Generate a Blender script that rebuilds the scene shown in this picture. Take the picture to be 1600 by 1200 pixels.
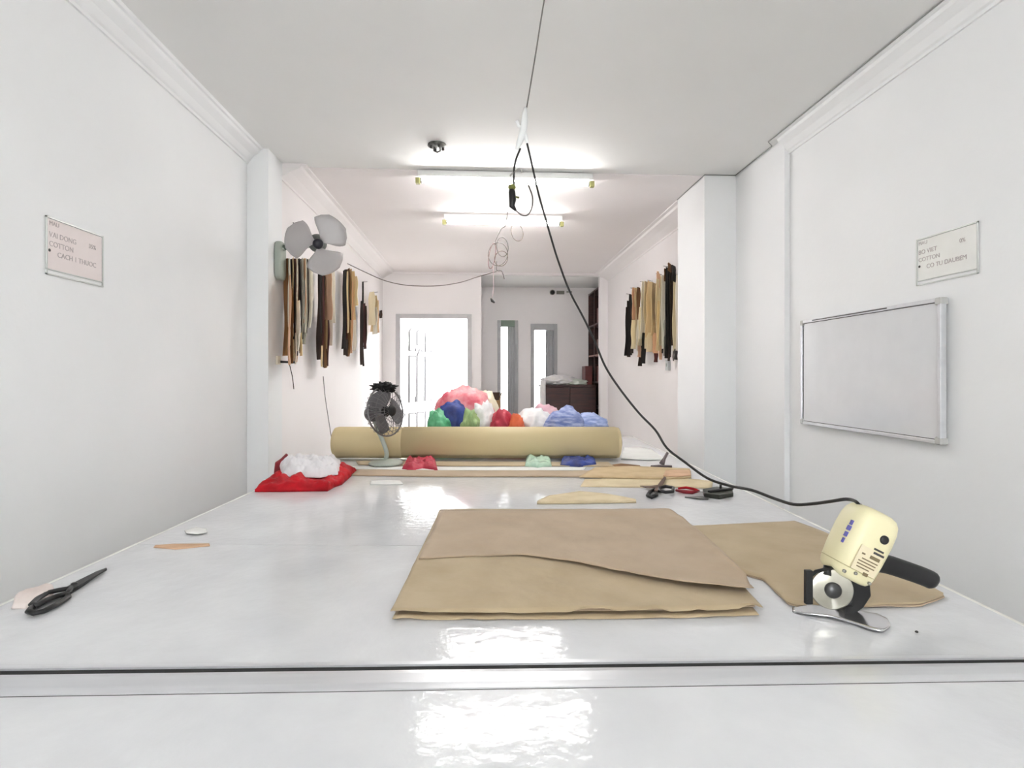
import bpy, bmesh, math, random
from mathutils import Vector, noise, Matrix

for o in list(bpy.data.objects):
    bpy.data.objects.remove(o, do_unlink=True)
S = bpy.context.scene
COL = S.collection
R = math.radians

# ------------------------------------------------------------------ camera, world, exposure
F = 850.0                       # focal length in pixels of the 1600 px wide frame
EYE = Vector((0.0, 0.0, 1.43))
YAW = math.atan(48 / F)         # camera turned a little to the right of the room axis
HOR = 586.0
cam_d = bpy.data.cameras.new('camera')
cam_d.sensor_width = 36.0
cam_d.lens = 36.0 * F / 1600.0
cam_d.shift_y = (HOR - 600.0) / 1600.0
cam_d.clip_start = 0.02
cam_d.clip_end = 200
cam = bpy.data.objects.new('camera', cam_d)
COL.objects.link(cam)
cam.location = EYE
cam.rotation_euler = (R(90), 0, -YAW)
S.camera = cam

W = bpy.data.worlds.new('world')
S.world = W
W.use_nodes = True
wn = W.node_tree.nodes['Background']
wn.inputs[0].default_value = (0.94, 0.97, 1.0, 1)
wn.inputs[1].default_value = 20.0

S.view_settings.view_transform = 'Standard'
S.view_settings.look = 'None'
S.view_settings.gamma = 1.0
S.view_settings.use_curve_mapping = False
S.view_settings.exposure = 0.70
TUBE_STRENGTH = 60.0

# ------------------------------------------------------------------ picking points in the room
FWD = Vector((math.sin(YAW), math.cos(YAW), 0))
RGT = Vector((math.cos(YAW), -math.sin(YAW), 0))
TOP = 0.85                      # height of the cutting tables


def ray(px, py):
    return FWD + RGT * ((px - 800.0) / F) + Vector((0, 0, (HOR - py) / F))


def onz(px, py, z=TOP):
    d = ray(px, py)
    return EYE + d * ((z - EYE.z) / d.z)


def ony(px, py, Y):
    d = ray(px, py)
    return EYE + d * (Y / d.y)


def onx(px, py, X):
    d = ray(px, py)
    return EYE + d * (X / d.x)


def ond(px, py, D):             # at distance D along the viewing axis
    return EYE + ray(px, py) * D


# ------------------------------------------------------------------ materials
def lin(c):
    out = []
    for v in c:
        v = v / 255.0
        out.append(v / 12.92 if v <= 0.04045 else ((v + 0.055) / 1.055) ** 2.4)
    return tuple(out) + (1.0,)


MATS = {}


def M(name, col, rough=0.6, col2=None, scale=8.0, detail=4.0, bump=0.0, bscale=None, metal=0.0,
      spec=0.5, emit=0.0, alpha=1.0, trans=0.0, sheen=0.0, stretch=None, lo=0.35, hi=0.65):
    if name in MATS:
        return MATS[name]
    m = bpy.data.materials.new(name)
    m.use_nodes = True
    nt = m.node_tree
    p = nt.nodes['Principled BSDF']
    p.inputs['Roughness'].default_value = rough
    p.inputs['Metallic'].default_value = metal
    p.inputs['Specular IOR Level'].default_value = spec
    p.inputs['Alpha'].default_value = alpha
    p.inputs['Transmission Weight'].default_value = trans
    p.inputs['Sheen Weight'].default_value = sheen
    tc = nt.nodes.new('ShaderNodeTexCoord')
    vec = tc.outputs['Object']
    if stretch:
        mp = nt.nodes.new('ShaderNodeMapping')
        mp.inputs['Scale'].default_value = stretch
        nt.links.new(vec, mp.inputs['Vector'])
        vec = mp.outputs['Vector']
    nz = nt.nodes.new('ShaderNodeTexNoise')
    nz.inputs['Scale'].default_value = scale
    nz.inputs['Detail'].default_value = detail
    nt.links.new(vec, nz.inputs['Vector'])
    rp = nt.nodes.new('ShaderNodeValToRGB')
    rp.color_ramp.elements[0].position = lo
    rp.color_ramp.elements[1].position = hi
    c1 = lin(col)
    c2 = lin(col2) if col2 else tuple(v * 0.93 for v in c1[:3]) + (1,)
    rp.color_ramp.elements[0].color = c2
    rp.color_ramp.elements[1].color = c1
    nt.links.new(nz.outputs['Fac'], rp.inputs['Fac'])
    nt.links.new(rp.outputs['Color'], p.inputs['Base Color'])
    if emit > 0:
        p.inputs['Emission Color'].default_value = c1
        p.inputs['Emission Strength'].default_value = emit
    if bump > 0:
        n2 = nt.nodes.new('ShaderNodeTexNoise')
        n2.inputs['Scale'].default_value = bscale or scale * 4
        n2.inputs['Detail'].default_value = 3
        nt.links.new(vec, n2.inputs['Vector'])
        b = nt.nodes.new('ShaderNodeBump')
        b.inputs['Strength'].default_value = bump
        b.inputs['Distance'].default_value = 0.01
        nt.links.new(n2.outputs['Fac'], b.inputs['Height'])
        nt.links.new(b.outputs['Normal'], p.inputs['Normal'])
    MATS[name] = m
    return m


wall_m = M('painted_plaster', (240, 241, 242), 0.7, (236, 237, 238), scale=1.3, bump=0.06, bscale=40)
wallb_m = M('painted_plaster_warm', (243, 239, 239), 0.7, (239, 235, 235), scale=1.3, bump=0.06, bscale=40)
ceil_m = M('ceiling_paint', (238, 238, 237), 0.8, (234, 234, 233), scale=0.8)
ceilb_m = M('ceiling_paint_warm', (241, 236, 236), 0.8, (237, 232, 232), scale=0.8)
floor_m = M('floor_tile', (196, 190, 180), 0.35, (184, 178, 168), scale=3)
lam_m = M('white_laminate', (224, 225, 227), 0.10, (215, 216, 219), scale=5, detail=8, bump=0.10, bscale=30, spec=0.4)
edge_m = M('white_edge_band', (232, 232, 226), 0.4)
alu_m = M('brushed_aluminium', (216, 217, 220), 0.3, (205, 206, 210), scale=20, metal=0.35, stretch=(0.05, 1, 1))
dark_m = M('gap_shade_and_rubber', (22, 22, 22), 0.7)  # black for the shaded table gap, the seam and the cutter rollers
steel_m = M('table_leg_steel', (190, 190, 192), 0.4, metal=0.5)
tan_m = M('tan_cotton', (184, 166, 136), 0.9, (174, 155, 124), scale=6, bump=0.35, bscale=16, sheen=0.1)
tan2_m = M('tan_cotton_rosy', (182, 162, 138), 0.9, (172, 152, 127), scale=5, bump=0.35, bscale=16, sheen=0.1)
card_m = M('tan_card', (205, 182, 144), 0.8, (192, 168, 130), scale=10)
card2_m = M('pale_card', (222, 206, 172), 0.8, (210, 192, 156), scale=10)
card3_m = M('peach_card', (214, 178, 146), 0.8, (200, 164, 132), scale=10)
card4_m = M('brown_card', (128, 92, 52), 0.8, (106, 76, 44), scale=10)
card5_m = M('dark_brown_card', (62, 46, 32), 0.85, (50, 36, 26), scale=10)
card6_m = M('black_brown_card', (38, 32, 27), 0.85, (30, 26, 22), scale=10)
card7_m = M('cream_card', (232, 222, 198), 0.8, (222, 210, 184), scale=10)
card8_m = M('grey_card', (182, 180, 168), 0.8, (168, 166, 154), scale=10)
card9_m = M('maroon_card', (98, 54, 46), 0.8, (82, 44, 38), scale=10)
hang = lambda n, a, b: M('hung_' + n, a, 0.8, b, scale=14, stretch=(1, 1, 0.15))
cards = dict(t=hang('tan_card', (240, 218, 172), (222, 196, 148)), p=hang('pale_card', (252, 240, 208), (240, 224, 186)), h=hang('peach_card', (242, 202, 166), (226, 182, 146)),
             b=hang('brown_card', (142, 98, 54), (104, 70, 38)), d=hang('dark_brown_card', (58, 40, 26), (36, 26, 18)), k=hang('black_brown_card', (32, 26, 22), (22, 18, 15)),
             c=hang('cream_card', (254, 249, 236), (246, 238, 218)), g=hang('grey_card', (206, 204, 190), (176, 172, 158)), m=hang('maroon_card', (104, 50, 42), (80, 38, 32)))
paper_m = M('white_paper', (236, 236, 232), 0.6, (230, 230, 226))
pinkpaper_m = M('pale_pink_paper', (232, 222, 220), 0.6, (228, 217, 215))
pocket_m = M('clear_pocket_rim', (214, 216, 213), 0.25, (206, 209, 205))
ink_m = M('grey_ink', (184, 174, 173), 0.7)
inkd_m = M('dark_ink', (60, 58, 56), 0.7)
roll_m = M('kraft_roll', (206, 189, 148), 0.55, (199, 181, 140), scale=3, stretch=(0.3, 1, 1))
core_m = M('card_core', (150, 122, 84), 0.8)
red_m = M('red_satin', (200, 12, 30), 0.6, (150, 6, 20), scale=14, bump=0.5, bscale=30, spec=0.25)
darkred_m = M('dark_red_cloth', (140, 16, 34), 0.6, (112, 12, 28), scale=14)
whitecloth_m = M('white_cotton', (234, 232, 234), 0.85, (222, 220, 222), scale=12, bump=0.2, bscale=20)
black_m = M('black_plastic', (24, 24, 25), 0.42, (18, 18, 19), spec=0.4)
blackmat_m = M('black_matte', (20, 20, 21), 0.8)
cable_m = M('black_cable', (28, 27, 26), 0.5)
thin_m = M('thin_grey_wire', (96, 90, 86), 0.6)
pinkwire_m = M('thin_rose_wire', (150, 110, 112), 0.6)
chrome_m = M('polished_steel', (205, 205, 206), 0.18, (188, 188, 190), scale=9, metal=0.95)
blade_m = M('cutter_blade_steel', (200, 198, 186), 0.28, (176, 172, 158), scale=12, metal=0.8)
cream_m = M('cream_enamel', (230, 223, 184), 0.4, (222, 214, 174), scale=5)
plate_m = M('rating_plate', (226, 214, 182), 0.5)
blue_ink = M('violet_blue_print', (84, 84, 160), 0.5)
fanblade_m = M('smoky_fan_blade', (186, 182, 182), 0.25, alpha=0.78)
fangrey_m = M('fan_grey_green', (160, 166, 156), 0.45, (158, 166, 156))
fandark_m = M('fan_dark_hub', (26, 26, 38), 0.4)
cage_m = M('fan_cage_wire', (120, 118, 118), 0.3, metal=0.7)
fanmotor_m = M('fan_motor_grey', (98, 96, 98), 0.5)
board_m = M('whiteboard_enamel', (222, 223, 226), 0.16, (218, 219, 222), spec=0.5)
pink_m = M('pink_plastic', (222, 96, 112), 0.4, (244, 196, 196), scale=9, bump=0.3, bscale=16)
wbag_m = M('white_plastic_film', (240, 238, 236), 0.3, (226, 226, 228), scale=12, bump=0.4, bscale=18)
cbag_m = M('cream_plastic_film', (238, 230, 206), 0.35, (226, 218, 192), scale=12, bump=0.4, bscale=18)
blue_m = M('navy_cloth', (52, 74, 150), 0.6, (36, 44, 100), scale=9, bump=0.3)
green_m = M('green_plastic', (74, 158, 112), 0.4, (96, 176, 130), scale=9, bump=0.3)
lime_m = M('lime_cloth', (168, 190, 132), 0.5, (120, 152, 100), scale=9, bump=0.3)
crim_m = M('crimson_cloth', (190, 52, 72), 0.6, (160, 36, 58), scale=9, bump=0.3)
orange_m = M('orange_cloth', (222, 108, 62), 0.6, (204, 90, 56), scale=9, bump=0.3)
lilac_m = M('pale_blue_cloth', (170, 180, 214), 0.6, (98, 116, 178), scale=14, bump=0.3, stretch=(1, 1, 4))
rose_m = M('pale_rose_cloth', (226, 190, 196), 0.6, (206, 160, 172), scale=9)
wood_m = M('dark_stained_wood', (66, 34, 30), 0.4, (44, 24, 22), scale=4, stretch=(1, 1, 9))
wood2_m = M('red_brown_wood', (104, 44, 40), 0.4, (84, 34, 32), scale=4)
box_m = M('kraft_carton', (150, 122, 84), 0.85, (132, 104, 68))
doorw_m = M('white_door_paint', (236, 236, 238), 0.35)
frame_m = M('grey_aluminium_frame', (168, 168, 170), 0.4, (160, 160, 162))
frame2_m = M('pale_grey_door_frame', (190, 188, 190), 0.45, (182, 180, 182))
green_f = M('green_grey_frame', (120, 138, 122), 0.5)
lampw_m = M('lamp_housing_white', (240, 240, 238), 0.5)
holder_m = M('yellow_green_lampholder', (178, 176, 116), 0.5, (156, 154, 96))
tube_m = M('fluorescent_tube', (255, 253, 250), 0.4, (255, 253, 250), emit=TUBE_STRENGTH)
fac_m = M('pale_yellow_facade', (240, 226, 180), 0.8)
facw_m = M('white_facade', (238, 238, 236), 0.8)
pave_m = M('concrete_paving', (190, 188, 184), 0.8, (174, 172, 168), scale=2)
rail_m = M('white_railing', (214, 216, 216), 0.5)
bike_m = M('silver_scooter_paint', (206, 208, 210), 0.35)
socket_m = M('socket_plastic', (226, 218, 200), 0.5)


def glass_mat():
    m = bpy.data.materials.new('window_glass')
    m.use_nodes = True
    nt = m.node_tree
    nt.nodes.remove(nt.nodes['Principled BSDF'])
    t = nt.nodes.new('ShaderNodeBsdfTransparent')
    g = nt.nodes.new('ShaderNodeBsdfGlossy')
    g.inputs['Roughness'].default_value = 0.03
    x = nt.nodes.new('ShaderNodeMixShader')
    x.inputs[0].default_value = 0.07
    nt.links.new(t.outputs[0], x.inputs[1])
    nt.links.new(g.outputs[0], x.inputs[2])
    nt.links.new(x.outputs[0], nt.nodes['Material Output'].inputs[0])
    return m


glass_m = glass_mat()

# ------------------------------------------------------------------ mesh building
ORG = {}


class MB:
    """collects vertices and faces in world coordinates"""

    def __init__(self):
        self.v = []
        self.f = []
        self.sm = []

    def add(self, vs, fs, smooth=False):
        o = len(self.v)
        self.v += [tuple(v) for v in vs]
        self.f += [tuple(i + o for i in f) for f in fs]
        self.sm += [smooth] * len(fs)
        return self

    def box(self, x0, x1, y0, y1, z0, z1):
        vs = [(x, y, z) for z in (z0, z1) for y in (y0, y1) for x in (x0, x1)]
        return self.add(vs, [(0, 2, 3, 1), (4, 5, 7, 6), (0, 1, 5, 4), (2, 6, 7, 3), (0, 4, 6, 2), (1, 3, 7, 5)])

    def obox(self, c, ax, ay, az):
        """oriented box, half axis vectors"""
        c = Vector(c)
        vs = [c + ax * i + ay * j + az * k for k in (-1, 1) for j in (-1, 1) for i in (-1, 1)]
        return self.add(vs, [(0, 2, 3, 1), (4, 5, 7, 6), (0, 1, 5, 4), (2, 6, 7, 3), (0, 4, 6, 2), (1, 3, 7, 5)])

    def prism(self, pts, ext):
        """polygon extruded by vector"""
        n = len(pts)
        e = Vector(ext)
        vs = [Vector(p) for p in pts] + [Vector(p) + e for p in pts]
        fs = [tuple(range(n))[::-1], tuple(range(n, 2 * n))]
        fs += [(i, (i + 1) % n, n + (i + 1) % n, n + i) for i in range(n)]
        return self.add(vs, fs)

    def tube(self, pts, r, seg=8, closed=False, ref=None, exp=2.0, smooth=True, cap=True):
        """sweep; r is a number or a list of numbers or (ra, rb) pairs"""
        pts = [Vector(p) for p in pts]
        n = len(pts)
        if not isinstance(r, (list, tuple)):
            r = [r] * n
        ref = Vector(ref) if ref else None
        prev = None
        rings = []
        for i, p in enumerate(pts):
            if closed:
                t = pts[(i + 1) % n] - pts[i - 1]
            else:
                t = pts[min(i + 1, n - 1)] - pts[max(i - 1, 0)]
            t.normalize()
            if ref is not None:
                a = ref - t * ref.dot(t)
            elif prev is not None:
                a = prev - t * prev.dot(t)
            else:
                q = Vector((0, 0, 1)) if abs(t.z) < 0.9 else Vector((1, 0, 0))
                a = q - t * q.dot(t)
            a.normalize()
            prev = a
            b = t.cross(a)
            ra, rb = r[i] if isinstance(r[i], (list, tuple)) else (r[i], r[i])
            ring = []
            for k in range(seg):
                th = 2 * math.pi * k / seg
                c, s = math.cos(th), math.sin(th)
                c = math.copysign(abs(c) ** (2 / exp), c)
                s = math.copysign(abs(s) ** (2 / exp), s)
                ring.append(p + a * (ra * c) + b * (rb * s))
            rings.append(ring)
        vs = [v for g in rings for v in g]
        fs = []
        m = n if closed else n - 1
        for i in range(m):
            j = (i + 1) % n
            for k in range(seg):
                l = (k + 1) % seg
                fs.append((i * seg + k, i * seg + l, j * seg + l, j * seg + k))
        self.add(vs, fs, smooth)
        if cap and not closed:
            o = len(self.v) - n * seg
            self.f.append(tuple(o + k for k in range(seg))[::-1])
            self.f.append(tuple(o + (n - 1) * seg + k for k in range(seg)))
            self.sm += [False, False]
        return self

    def lathe(self, c, axis, prof, seg=24, smooth=True):
        """prof: list of (radius, height along axis)"""
        ax = Vector(axis).normalized()
        q = Vector((0, 0, 1)) if abs(ax.z) < 0.9 else Vector((1, 0, 0))
        a = (q - ax * q.dot(ax)).normalized()
        b = ax.cross(a)
        c = Vector(c)
        vs = []
        for (rr, h) in prof:
            for k in range(seg):
                th = 2 * math.pi * k / seg
                vs.append(c + ax * h + (a * math.cos(th) + b * math.sin(th)) * rr)
        fs = []
        for i in range(len(prof) - 1):
            for k in range(seg):
                l = (k + 1) % seg
                fs.append((i * seg + k, i * seg + l, (i + 1) * seg + l, (i + 1) * seg + k))
        fs.append(tuple(range(seg))[::-1])
        fs.append(tuple((len(prof) - 1) * seg + k for k in range(seg)))
        return self.add(vs, fs, smooth)

    def patch(self, top, bot, nx, ny, zf, thick, smooth=True, drop=None):
        """sheet between two polylines (same direction); zf(u, v, p) gives the height of the upper face above p;
        underside lies `thick` lower (or at drop height when given)"""
        T = resample(top, nx)
        B = resample(bot, nx)
        up = []
        lo = []
        for j in range(ny + 1):
            v = j / ny
            for i in range(nx + 1):
                u = i / nx
                p = T[i].lerp(B[i], v)
                h = zf(u, v, p)
                up.append(Vector((p.x, p.y, p.z + h)))
                lo.append(Vector((p.x, p.y, p.z + (h - thick if drop is None else drop))))
        w = nx + 1
        n = len(up)
        fs = []
        for j in range(ny):
            for i in range(nx):
                a = j * w + i
                fs.append((a, a + w, a + w + 1, a + 1))
                fs.append((n + a, n + a + 1, n + a + w + 1, n + a + w))
        rim = [i for i in range(w)] + [j * w + nx for j in range(1, ny + 1)] + \
              [ny * w + i for i in range(nx - 1, -1, -1)] + [j * w for j in range(ny - 1, 0, -1)]
        for k in range(len(rim)):
            a, b = rim[k], rim[(k + 1) % len(rim)]
            fs.append((a, b, n + b, n + a))
        return self.add(up + lo, fs, smooth)

    def blob(self, c, rad, amp=0.15, fr=2.0, seed=0, floor=None, sub=4, pinch=None):
        bm = bmesh.new()
        bmesh.ops.create_icosphere(bm, subdivisions=sub, radius=1.0)
        c = Vector(c)
        off = Vector((seed * 7.3, seed * 3.1, seed * 1.7))
        vs = []
        for v in bm.verts:
            d = v.co.normalized()
            k = 1 + amp * noise.fractal(d * fr + off, 0.9, 2.0, 4)
            k += amp * (0.55 - 1.1 * abs(noise.noise(d * fr * 1.6 + off * 2))) * 0.6 + amp * (0.4 - 0.9 * abs(noise.noise(d * fr * 3.7 + off))) * 0.4
            p = Vector((d.x * rad[0], d.y * rad[1], d.z * rad[2])) * k
            if pinch and d.z > 0.55:
                q = 1 - pinch * (d.z - 0.55) / 0.45
                p.x *= q
                p.y *= q
                p.z *= 1 + pinch * 0.35 * (d.z - 0.55)
            p += c
            if floor is not None and p.z < floor:
                p.z = floor + 0.001 * (1 + d.x)
            vs.append(p)
        bm.verts.index_update()
        fs = [tuple(v.index for v in f.verts) for f in bm.faces]
        bm.free()
        return self.add(vs, fs, True)

    def build(self, name, mat, parent=None, origin=None):
        me = bpy.data.meshes.new(name)
        xs = [v[0] for v in self.v]
        ys = [v[1] for v in self.v]
        zs = [v[2] for v in self.v]
        o = Vector(origin) if origin else Vector(((min(xs) + max(xs)) / 2, (min(ys) + max(ys)) / 2, min(zs)))
        me.from_pydata([(v[0] - o.x, v[1] - o.y, v[2] - o.z) for v in self.v], [], self.f)
        me.polygons.foreach_set('use_smooth', self.sm)
        bm = bmesh.new()
        bm.from_mesh(me)
        bmesh.ops.recalc_face_normals(bm, faces=bm.faces)
        bm.to_mesh(me)
        bm.free()
        me.materials.append(mat)
        ob = bpy.data.objects.new(name, me)
        COL.objects.link(ob)
        ORG[ob.name] = o
        if parent:
            ob.parent = parent
            ob.location = o - ORG[parent.name]
        else:
            ob.location = o
        return ob


def bevel(ob, w, seg=2):
    b = ob.modifiers.new('bevel', 'BEVEL')
    b.width = w
    b.segments = seg
    b.limit_method = 'ANGLE'
    return ob


def resample(pts, n):
    pts = [Vector(p) for p in pts]
    L = [0]
    for a, b in zip(pts, pts[1:]):
        L.append(L[-1] + (b - a).length)
    out = []
    for i in range(n + 1):
        s = L[-1] * i / n
        k = 0
        while k < len(pts) - 2 and L[k + 1] < s:
            k += 1
        d = L[k + 1] - L[k]
        out.append(pts[k].lerp(pts[k + 1], (s - L[k]) / d if d > 1e-9 else 0))
    return out


def smooth_line(pts, n=8):
    """Catmull-Rom through the points"""
    pts = [Vector(p) for p in pts]
    P = [pts[0] * 2 - pts[1]] + pts + [pts[-1] * 2 - pts[-2]]
    out = []
    for i in range(1, len(P) - 2):
        a, b, c, d = P[i - 1], P[i], P[i + 1], P[i + 2]
        for k in range(n):
            t = k / n
            out.append(0.5 * (2 * b + (c - a) * t + (2 * a - 5 * b + 4 * c - d) * t * t + (3 * b - a - 3 * c + d) * t ** 3))
    out.append(pts[-1])
    return out


def thing(name, loc, label, cat, group=None, kind=None):
    o = bpy.data.objects.new(name, None)
    o.empty_display_size = 0.05
    COL.objects.link(o)
    o.location = loc
    ORG[o.name] = Vector(loc)
    return tag(o, label, cat, group, kind)


def tag(o, label, cat, group=None, kind=None):
    o['label'] = label
    o['category'] = cat
    if group:
        o['group'] = group
    if kind:
        o['kind'] = kind
    return o


def struct(o, label=None, cat=None):
    o['kind'] = 'structure'
    if label:
        o['label'] = label
    if cat:
        o['category'] = cat
    return o


def text_mesh(txt, size, name, mat, parent, pos, ex, ez):
    """flat lettering on a surface: ex is the reading direction, ez the up direction"""
    cu = bpy.data.curves.new(name, 'FONT')
    cu.body = txt
    cu.size = size
    cu.extrude = 0.0004
    t = bpy.data.objects.new(name + '_tmp', cu)
    COL.objects.link(t)
    dg = bpy.context.evaluated_depsgraph_get()
    me = bpy.data.meshes.new_from_object(t.evaluated_get(dg))
    bpy.data.objects.remove(t, do_unlink=True)
    me.materials.clear()
    me.materials.append(mat)
    ex = Vector(ex).normalized()
    ez = Vector(ez).normalized()
    en = ex.cross(ez)
    for v in me.vertices:
        c = v.co.copy()
        v.co = ex * c.x + ez * c.y + en * c.z
    me.name = name
    ob = bpy.data.objects.new(name, me)
    COL.objects.link(ob)
    ORG[ob.name] = Vector(pos)
    ob.parent = parent
    ob.location = Vector(pos) - ORG[parent.name]
    return ob


def wob(p, fr, seed=0):
    return noise.noise(Vector((p.x * fr + seed * 5.1, p.y * fr - seed * 2.3, seed * 1.9)))


# ------------------------------------------------------------------ the room
XL, XR = -1.55, 1.95            # walls beside the camera
XLb, XRb = -1.43, 1.88          # walls of the rear half
YP_L = onx(386, 500, XL).y       # where the walls step, read off the photograph
YP_R = onx(1234, 500, XR).y
YQ_R = onx(1150, 500, 1.915).y
XPL = ony(419, 500, YP_L).x      # inner faces of the two pillars
XPR = ony(1101, 500, YQ_R).x
YE_R = onx(1059, 500, XPR).y
YB, YA = 8.0, 9.1               # rear wall with the door, rear wall of the alcove
ZC = 2.935                      # ceiling
Y0 = -3.2
t = 0.2

struct(MB().box(-2.2, 2.6, Y0, YA + 0.3, -0.1, 0).build('floor', floor_m), 'pale tiled floor under the cutting tables', 'floor')
ce = struct(MB().box(-1.9, 2.4, Y0, 4.02, ZC, ZC + 0.2).build('ceiling', ceil_m), 'flat pale grey ceiling over the front half of the room', 'ceiling')
ce2 = struct(MB().box(-1.9, 2.4, 4.02, YA + 0.3, ZC - 0.006, ZC + 0.2).build('ceiling_rear', ceilb_m),
             'flat warm white ceiling over the rear half of the room', 'ceiling')
struct(MB().box(0.0, 2.1, YB + 0.06, YA, ZC - 0.035, ZC - 0.006).build('ceiling_alcove', ceil_m),  # small step in the shape stands for a shading change on a level ceiling
       'ceiling over the alcove with two narrow windows, set lower to draw a shading line', 'ceiling')

struct(MB().box(XL - t, XL, Y0, YP_L, 0, ZC).build('wall_left', wall_m), 'plain white wall left of the front cutting table', 'wall')
lp = struct(MB().box(XL - t, XPL, YP_L, 3.95, 0, ZC).build('wall_left_pillar', wall_m),
            'shallow white pillar on the left wall carrying the wall fan', 'wall')
struct(MB().box(XL - t, XLb, 3.95, YB + 0.15, 0, ZC).build('wall_left_rear', wallb_m),
       'rear left wall hung with bunches of card patterns', 'wall')
struct(MB().box(XR, XR + t, Y0, YP_R, 0, ZC).build('wall_right', wall_m), 'white wall carrying the whiteboard', 'wall')
struct(MB().box(1.915, XR + t, YP_R, YQ_R, 0, ZC).build('wall_right_step', wall_m), 'white wall strip just beyond the whiteboard wall', 'wall')
struct(MB().box(XPR, XR + t, YQ_R, YE_R, 0, ZC).build('wall_right_pillar', wall_m),
       'white square pillar projecting from the right wall', 'wall')
struct(MB().box(XRb, XR + t, YE_R, YB, 0, ZC).build('wall_right_rear', wallb_m), 'rear right wall hung with card patterns', 'wall')
struct(MB().box(1.765, XR + t, YB, YB + 0.12, 0, ZC).build('wall_right_nib', wallb_m), 'narrow wall end beside the dark shelf unit', 'wall')

DX0, DX1, DZ = -1.205, -0.175, 2.285    # door opening
wb = MB()
wb.box(XLb - 0.2, DX0, YB, YB + 0.15, 0, ZC).box(DX1, 0.0, YB, YB + 0.15, 0, ZC).box(DX0, DX1, YB, YB + 0.15, DZ, ZC)
struct(wb.build('wall_back', wallb_m), 'white rear wall around the open door', 'wall')
struct(MB().box(-0.12, 0.0, YB + 0.15, YA + 0.2, 0, ZC).build('wall_alcove_left', wallb_m), 'return wall beside the door at the alcove', 'wall')
struct(MB().box(2.08, 2.25, YB + 0.12, YA + 0.2, 0, ZC).build('wall_alcove_right', wallb_m), 'alcove wall behind the dark shelf unit', 'wall')
WX = [(0.30, 0.585), (0.86, 1.245)]
WT = [2.315, 2.26]
WB0 = 0.62
wa = MB()
wa.box(0, WX[0][0], YA, YA + 0.2, 0, ZC).box(WX[0][1], WX[1][0], YA, YA + 0.2, 0, ZC).box(WX[1][1], 2.08, YA, YA + 0.2, 0, ZC)
for (a, b), zt in zip(WX, WT):
    wa.box(a, b, YA, YA + 0.2, 0, WB0).box(a, b, YA, YA + 0.2, zt, ZC)
struct(wa.build('wall_alcove_back', wallb_m), 'grey-white alcove wall with two narrow windows', 'wall')
# unseen street side behind the camera: doorway added and sized for its daylight
wf = MB()
wf.box(XL - t, -0.3, Y0 - 0.2, Y0, 0, ZC).box(0.5, XR + t, Y0 - 0.2, Y0, 0, ZC).box(-0.3, 0.5, Y0 - 0.2, Y0, 2.1, ZC)
struct(wf.build('wall_front', wall_m), 'street-side wall with a door opening added to let daylight in', 'wall')


# cornices (covings) along the walls
def cornice(n, xw, sgn, y0, y1, w, h, mat, label):
    """profile runs from the wall at height ZC-h to the ceiling w away from the wall"""
    prof = [(0, -h), (0.010, -h), (0.012, -h + 0.014), (0.022, -h + 0.020), (w * 0.40, -h * 0.52), (w * 0.74, -0.030),
            (w * 0.80, -0.014), (w - 0.008, -0.012), (w, 0), (0, 0)]
    pts = [Vector((xw + sgn * a, y0, ZC + b)) for a, b in prof]
    o = MB().prism(pts, (0, y1 - y0, 0)).build('trim_%d' % n, mat)
    return struct(o, label, 'cornice')


cornice(1, XL, 1, Y0, YP_L, 0.105, 0.105, wall_m, 'white cornice along the top of the front left wall')
cornice(2, XR, -1, Y0, YP_R, 0.105, 0.105, wall_m, 'white cornice above the whiteboard wall')
cornice(3, XLb, 1, 3.95, YB, 0.19, 0.11, wallb_m, 'white cornice above the hanging patterns on the rear left wall')
cornice(4, XRb, -1, YE_R, YB, 0.21, 0.11, wallb_m, 'white cornice above the hanging patterns on the rear right wall')
pr = MB()
for a, b in ((0, 4), (1, 5)):
    pass
struct(MB().box(XLb, 1.88, YB - 0.035, YB, ZC - 0.035, ZC - 0.006).build('trim_5', wallb_m), 'thin moulding across the room above the open door', 'cornice')
# thin cable clipped along the ceiling edge on the right, following the pillar
cab = [Vector((1.845, -1.5, ZC - 0.006)), Vector((1.845, 1.2, ZC - 0.006)), Vector((1.843, 3.4, ZC - 0.006)), Vector((1.90, 3.46, ZC - 0.006)), Vector((1.905, YQ_R - 0.01, ZC - 0.006)),
       Vector((XPR - 0.006, YQ_R - 0.012, ZC - 0.008)), Vector((XPR - 0.006, YE_R, ZC - 0.012))]
tag(MB().tube(cab, 0.0035, 6).build('ceiling_cable', M('grey_ceiling_cable', (150, 152, 150), 0.6)),
    'thin grey cable clipped along the right ceiling edge and round the pillar top', 'cable')

# ------------------------------------------------------------------ door
d1 = thing('door_1', (-0.69, YB, 0), 'open white panelled door in a pale grey frame at the rear', 'door', kind='structure')
fr = MB()
fr.box(DX0 - 0.035, DX0 + 0.03, YB - 0.02, YB + 0.16, 0, DZ + 0.035)
fr.box(DX1 - 0.03, DX1 + 0.035, YB - 0.02, YB + 0.16, 0, DZ + 0.035)
fr.box(DX0 + 0.03, DX1 - 0.03, YB - 0.02, YB + 0.16, DZ - 0.03, DZ + 0.035)
bevel(fr.build('door_frame', frame2_m, d1), 0.004)
h0 = Vector((-1.135, YB + 0.17, 0))
h1 = Vector((-0.80, YB + 0.93, 0))
ld = (h1 - h0).normalized()
ln = Vector((-ld.y, ld.x, 0))       # outward from the visible face is -ln
LW = (h1 - h0).length
leaf = MB().obox(h0 + ld * LW / 2 + Vector((0, 0, 1.12)), ld * (LW / 2), ln * 0.02, Vector((0, 0, 1.11))).build('door_leaf', doorw_m, d1)


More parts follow.
